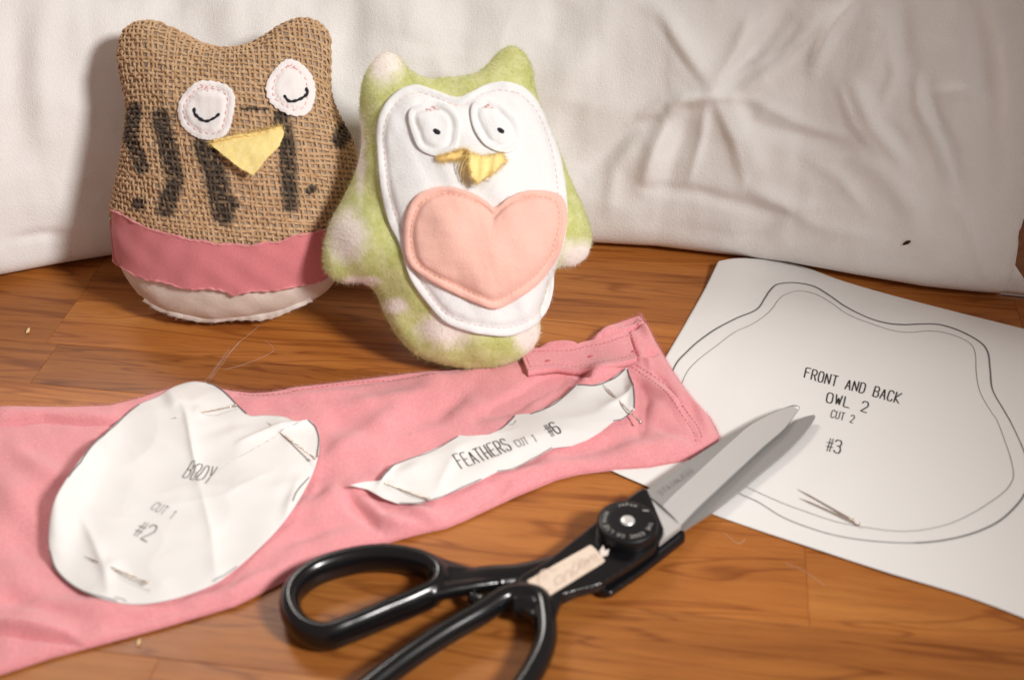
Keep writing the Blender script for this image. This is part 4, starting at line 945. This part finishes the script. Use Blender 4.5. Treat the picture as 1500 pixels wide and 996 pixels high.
lettering(FP, 'CUT 1', Zf([(652, 533), (726, 508), (744, 535), (670, 557)]), .00038, fpiece, off=.0004, m=M_greyink)
lettering(FP, '#6', Z5b([(150, 655), (245, 612), (328, 705), (232, 750)]), .00075, fpiece, off=.0004)

# ------------------------------------------------------------------ pins
def pin(p_tip, p_head, surf, z_tip, z_head, label, head_col=None, dip=0.):
    a = surf.pt(surf.hit([p_tip], z_tip), z_tip)[0]; b_ = surf.pt(surf.hit([p_head], z_head), z_head)[0]
    t = thing('dressmaking_pin', label, 'pin', loc=b_, group='dressmaking pins')
    P = np.linspace(a, b_, 12); r = np.r_[.00008, .00025, np.full(10, .0005)]
    V, F = tube(P, r, 8); build('shaft', V, F, M_pin, t)
    d = (b_ - a) / np.linalg.norm(b_ - a)
    V, F = tube(np.array([b_ - d * .0002, b_, b_ + d * .0006, b_ + d * .0009]), [.0006, .0010, .0010, .0005], 10); build('head', V, F, M_pin, t)
pin((250.5, 613), (344, 594), BP, .0006, .0016, 'steel pin near the top of the BODY paper pattern')
pin((391, 618), (459.6, 670.4), BP, .0008, .0045, 'steel pin standing up at the right lobe of the BODY pattern')
pin((123, 814), (214, 852.5), BP, .0006, .0028, 'steel pin at the bottom of the BODY paper pattern')
pin((883, 563), (937.5, 618), FP, .0008, .0035, 'steel pin sticking out past the right end of the FEATHERS pattern')
pin((549, 702), (627, 731), FP, .0006, .0014, 'steel pin at the pointed left end of the FEATHERS pattern')
pin((1168, 716), (1248, 761), SHEET, .0005, .0011, 'upper of two loose crossed pins lying on the large sheet')
pin((1171, 729), (1257, 767), SHEET, .0006, .0014, 'lower of two loose crossed pins lying on the large sheet')

# ------------------------------------------------------------------ scissors
sci = thing('scissors', 'black handled steel fabric shears with a name sticker, half open', 'scissors', loc=onz([(920, 755)])[0])
Zs = lambda p: zoomed(p, 860, 580, 3.983)
Zk = lambda p: zoomed(p, 740, 680, 4.528)
Zh = lambda p: zoomed(p, 400, 700, 3.364)
def blade(name, rows, m, label, under, m2=None):
    """rows: list of (px polyline, z start, z end) from spine to edge; closed solid"""
    n = 90; R_ = []
    for pts, z0, z1 in rows:
        p2 = resample(smooth_open(pts, 300), n); zv = np.linspace(z0, z1, n); R_.append(onz(p2, zv))
    T = np.stack(R_, 1); Bt = T.copy(); Bt[..., 2] = np.linspace(under[0], under[1], n)[:, None]
    Bt[..., 2] = np.minimum(Bt[..., 2], T[..., 2] - .0002)
    m_ = T.shape[1]; Fg = grid_faces(n, m_).tolist(); N0 = n * m_
    ring = [i * m_ for i in range(n)] + [(n - 1) * m_ + j for j in range(1, m_)] + [i * m_ + m_ - 1 for i in range(n - 2, -1, -1)] + [j for j in range(m_ - 2, 0, -1)]
    F_ = Fg + [[N0 + a for a in f[::-1]] for f in Fg] + [[a, b_, N0 + b_, N0 + a] for a, b_ in zip(ring, ring[1:] + ring[:1])]
    o = build(name, np.vstack([T.reshape(-1, 3), Bt.reshape(-1, 3)]), F_, m, sci, label=label, smooth=False)
    if m2:
        o.data.materials.append(m2)
        for k in range(len(Fg)):
            if k % (m_ - 1) >= 1: o.data.polygons[k].material_index = 1
    return o
spine = Zs([(330, 560), (450, 475), (600, 372), (780, 258), (950, 162), (1060, 104), (1130, 76), (1200, 52), (1236, 58)])
ridge = Zs([(440, 640), (520, 560), (640, 450), (780, 320), (870, 240), (950, 172), (1060, 110), (1170, 66), (1238, 60)])
hollow = Zs([(510, 710), (600, 620), (740, 490), (850, 380), (950, 285), (1040, 200), (1100, 140), (1190, 80), (1240, 62)])
edge_ = Zs([(545, 755), (650, 645), (760, 542), (900, 412), (1030, 292), (1080, 250), (1150, 188), (1205, 118), (1242, 66)])
blade('blade', [(spine, .0102, .0080), (ridge, .0122, .0090), (hollow, .0112, .0086), (edge_, .0100, .0079)], M_steelflat, 'upper blade with a bright hollow ground face', (.0078, .0070), M_steel)
ric = MB()
def prism(mb, px, z0, z1, smooth=False, ztop_fn=None):
    P = onz(smooth_closed(px, 60) if smooth else px, z1); n = len(P); Q = P.copy(); Q[:, 2] = z0
    o = mb.n; mb.V.append(np.vstack([P, Q])); mb.F.append([o + i for i in range(n)]); mb.F.append([o + n + i for i in range(n)][::-1])
    for i in range(n): mb.F.append([o + i, o + (i + 1) % n, o + n + (i + 1) % n, o + n + i][::-1])
    mb.n += 2 * n; mb.at.append(np.zeros(2 * n))
prism(ric, Zs([(300, 600), (352, 546), (380, 590), (442, 640), (512, 712), (548, 756), (400, 872), (330, 860)]), .0072, .0101); ric.build('blade_root', M_steel, sci, smooth=False)
lo_out = Zs([(300, 950), (400, 885), (560, 778), (750, 655), (880, 555), (1000, 455), (1150, 330), (1245, 235), (1305, 160), (1332, 118)])
lo_mid = Zs([(250, 900), (400, 790), (560, 680), (740, 560), (860, 460), (960, 380), (1090, 270), (1200, 185), (1280, 130), (1328, 110)])
lo_in = Zs([(220, 850), (380, 740), (520, 640), (700, 500), (820, 400), (900, 340), (1020, 255), (1140, 188), (1250, 128), (1322, 108)])
blade('blade', [(lo_in, .0062, .0056), (lo_mid, .0062, .0055), (lo_out, .0058, .0050)], M_steeldull, 'lower blade, flat dull inner face', (.0036, .0030))
lettering(Surf((0, 0, .0113), (1, 0, 0), (0, 1, 0)), 'STAINLESS', Zs([(412, 556), (604, 420), (622, 438), (432, 580)]), .0003, sci, m=M_engrave, off=.0002, name='etched_lettering', lab='faint etched word along the blade')
def plastic(mb, name, m, label, vox=.0007, it=6):
    o = mb.build(name, m, sci, label=label)
    r = o.modifiers.new('remesh', 'REMESH'); r.mode = 'VOXEL'; r.voxel_size = vox; r.use_smooth_shade = True
    s_ = o.modifiers.new('smooth', 'SMOOTH'); s_.iterations = it; s_.factor = .5
    return o
def path(px, z, n=80, closed=False):
    z = np.asarray(z, float); p = np.asarray(px, float); m = np.column_stack([p, np.broadcast_to(z, (len(p),))])
    s_ = smooth_closed(m, n) if closed else smooth_open(m, n); return onz(s_[:, :2], s_[:, 2])
# lower half: left finger ring, arm, blade carrier
lo = MB()
lc = Zh([(85, 640), (110, 545), (215, 462), (400, 405), (570, 392), (730, 420), (815, 480), (800, 555), (700, 610), (560, 668), (400, 735), (260, 780), (140, 740)])
addtube(lo, path(lc, .0088, 120, True), .0051, sides=16, closed=True, flat=1.6)
addtube(lo, path(Zh([(400, 350 + 20), (560, 365), (720, 395), (860, 450), (1000, 490), (1120, 500)]), .0085, 60), [.0026] * 10 + [.0045] * 50, sides=12)
addtube(lo, path(Zh([(780, 500), (930, 510), (1080, 490), (1250, 470)]) + [(850, 815), (900, 790)], [.0085, .0085, .0085, .007, .0055, .005], 70), np.linspace(.0085, .0050, 70), sides=14, flat=.62)
addtube(lo, path(Zh([(560, 650), (700, 595), (860, 555), (1000, 530), (1110, 515)]), [.0095, .0105, .011, .0105, .0095], 60), np.linspace(.0045, .0030, 60), sides=12)
prism(lo, Zk([(1165, 425), (1192, 440), (1195, 485), (1100, 560), (900, 715), (700, 850), (640, 845), (560, 760), (760, 640), (1000, 540)]), .0018, .0058)
prism(lo, [(840, 812), (880, 800), (930, 770), (950, 800), (900, 845), (860, 858), (820, 865)], .0020, .0056)
addtube(lo, path(Zh([(770, 470), (870, 478), (1000, 488), (1110, 505)]), [.0085, .0085, .0083, .008], 50), np.linspace(.0062, .0032, 50), sides=14)
plastic(lo, 'handle', M_plastic, 'handle with the narrow finger ring at the left')
# upper half: body plate, big finger bow
up = MB()
prism(up, Zk([(912, 150), (945, 162), (1052, 415), (1052, 448), (1000, 545), (870, 640), (640, 785), (600, 800), (480, 830), (380, 860), (350, 960), (320, 1040), (230, 1040), (120, 960), (20, 840), (100, 730), (285, 625), (465, 485), (590, 385), (700, 300)]), .0065, .0124)
prism(up, Zk([(1000, 500), (1046, 455), (1000, 560), (870, 650), (640, 800), (600, 805), (700, 700)]), .0058, .0100)
bigc = [(787, 876), (798, 905), (797, 945), (776, 990), (735, 1045), (672, 1095), (600, 1125), (530, 1118), (500, 1078), (522, 1026), (575, 980), (640, 935), (700, 900), (745, 874)]
addtube(up, path(bigc, .0090, 140, True), .0054, sides=20, closed=True, flat=1.2)
addtube(up, path([(822, 862), (808, 872), (799, 888), (797, 915)], [.0078, .0080, .0082, .0088], 40), np.linspace(.0080, .0055, 40), sides=14, flat=.6)
addtube(up, path([(690, 872), (700, 878), (735, 875)], [.0085, .0085, .010], 20), .0030, sides=10)
addtube(up, path([(752, 884), (775, 886), (795, 895)], [.0085, .0085, .0085], 20), .0066, sides=14, flat=.85)
addtube(up, path([(688, 900), (720, 885)], [.008, .009], 12), .0045, sides=10)
plastic(up, 'handle', M_plastic, 'body plate and the wide finger bow running off the bottom edge')
# pivot knob
kc = onz([Zk([(812, 372)])[0]], .0198)[0]
def lathe(c, prof_, n=64, squash=1.0):
    a = np.linspace(0, 2 * np.pi, n, endpoint=False); return [np.column_stack([c[0] + r * np.cos(a), c[1] + r * np.sin(a), np.full(n, z)]) for r, z in prof_]
rk = .0150
rs = lathe(kc, [(rk * .55, .0198), (rk * .93, .0196), (rk * .985, .0190), (rk, .0180), (rk, .0120), (rk * .98, .0112), (rk * .9, .0108)])
V, F = polar(rs, np.array([kc[0], kc[1], .0198]), np.array([kc[0], kc[1], .0108])); knob = build('pivot_knob', V, F, M_knob, sci)
KS = Surf((0, 0, .0198), (1, 0, 0), (0, 1, 0))
rs = lathe(kc, [(.0012, .0206), (.0026, .0205), (.0034, .0201), (.0036, .0196)], 32); V, F = polar(rs, np.array([kc[0], kc[1], .02055])); build('screw', V, F, M_steel, knob)
tk = MB(); qk = KS.hit(Zk([(912, 306), (952, 309)])); ribbon(tk, KS, resample(qk, 4), .0007, .0002); tk.build('index_mark', M_print, knob)
def arc_text(text, a0, a1, r0, h, mb, flipd):
    n = len(text)
    for k, ch in enumerate(text):
        a = a0 + (a1 - a0) * k / (n - 1)
        er = np.array([math.cos(a), math.sin(a)]); et = np.array([-er[1], er[0]]) * (1 if a1 > a0 else -1)
        up_ = er if a1 < a0 else -er
        for s_ in GL[ch]:
            p = np.array(s_, float); q = kc[:2] + er * r0 + et * ((p[:, :1] - .5) * h * .62) + up_ * ((p[:, 1:] - .5) * h)
            ribbon(mb, KS, resample(q, max(4, len(p) * 2)), .00028, .0002)
mt = MB(); R_D = math.radians
arc_text('THE EDGE CO.LTD', R_D(-12), R_D(-158), .0112, .0019, mt, 0)
arc_text('JAPAN', R_D(108), R_D(66), .0112, .0017, mt, 0); arc_text('MADE', R_D(182), R_D(150), .0112, .0016, mt, 0)
mt.build('printed_lettering', M_print, knob)
# sticker
SP = Surf((0, 0, .0126), (1, 0, 0), (0, 1, 0))
def quad_plate(name, px, surf, off, th, m, parent, label=None):
    q = surf.hit(px, off + th); q = resample(q, 40, True); T = surf.pt(q, off + th); Bt = surf.pt(q, off); n = len(q)
    F_ = [list(range(n))[::-1], [n + i for i in range(n)]] + [[i, (i + 1) % n, n + (i + 1) % n, n + i] for i in range(n)]
    return build(name, np.vstack([T, Bt]), F_, m, parent, label=label, smooth=False)
stk = quad_plate('sticker', Zk([(145, 770), (355, 650), (570, 530), (620, 583), (665, 640), (460, 765), (265, 885), (205, 830)]), SP, .0001, .0004, M_sticker, sci, 'cream name sticker with faded handwriting')
quad_plate('torn_paper', Zk([(625, 575), (650, 535), (662, 570), (690, 560), (680, 600), (640, 610)]), SP, .0001, .0003, M_fray, sci)
wr = MB()
for s_ in ([(330, 700), (250, 700), (220, 760), (250, 830), (300, 830)], [(330, 760), (370, 730), (380, 770), (340, 800), (330, 760)], [(400, 780), (400, 720), (430, 700), (445, 745)], [(460, 640), (450, 700), (470, 720), (490, 680), (480, 650)], [(500, 690), (500, 640), (525, 630), (530, 680)], [(545, 620), (550, 655), (575, 600), (590, 640)], [(600, 590), (605, 620)]):
    ribbon(wr, SP, smooth_open(SP.hit(Zk(s_), .0006), 20), .0006, .0007)
wr.build('handwriting', M_scribble, stk)

# ------------------------------------------------------------------ small leftovers on the wood
for k_, (s_, lab) in enumerate((([(305, 558), (325, 530), (348, 505), (380, 478)], 'longest fine thread running up to the burlap owl'), ([(308, 558), (330, 528), (352, 500)], 'short thread beside the longest one above the BODY pattern'), ([(330, 542), (362, 533), (400, 515), (388, 498)], 'hooked fine thread bending right on the bare wood'), ([(300, 560), (318, 536), (336, 512)], 'leftmost short fine thread above the BODY pattern'))):
    lt = MB(); q = smooth_open(onz(s_), 40); q[:, 2] = .0003 + .0003 * np.abs(wob1(np.arange(40) * 1., 14, k_)); addtube(lt, q, .00005, sides=5)
    o = lt.build('loose_thread', M_fray, None); o['label'] = lab; o['category'] = 'thread'; o['group'] = 'fine threads on the wood'
def crumb(p, r, label):
    c = onz([p], r * .5)[0]; a = np.linspace(0, 2 * np.pi, 9, endpoint=False); rs = []
    for k, t in enumerate(np.linspace(.4, 2.7, 5)):
        rr = r * (1 + .25 * np.array([R.gauss(0, 1) for _ in a])); rs.append(np.column_stack([c[0] + rr * .6 * np.sin(t) * np.cos(a), c[1] + rr * 1.3 * np.sin(t) * np.sin(a), c[2] + r * .5 * np.cos(t) + 0 * a]))
    V, F = polar(rs, c + np.array([0, 0, r * .5]), c - np.array([0, 0, r * .5])); o = build('crumb', V, F, M_chip, None); o['label'] = label; o['category'] = 'crumb'; o['group'] = 'crumbs on the wood'
crumb((41, 484), .0018, 'pale crumb on the wood left of the burlap owl')
crumb((203, 940), .0014, 'small crumb on the wood below the pink sleeve')
for s_, lab in (([(1060, 781), (1080, 796), (1092, 790)], 'pale curved lint fibre on the wood by the scissors'), ([(1150, 825), (1180, 838), (1208, 858)], 'pale lint fibre on the wood below the large sheet')):
    sw = MB(); q = smooth_open(onz(s_), 24); q[:, 2] = .0003; addtube(sw, q, .00006, sides=5)
    o = sw.build('lint', M_fray, None); o['label'] = lab; o['category'] = 'lint'; o['group'] = 'lint fibres on the wood'
for o in list(bpy.data.objects):
    if '_m' in o: del o['_m']
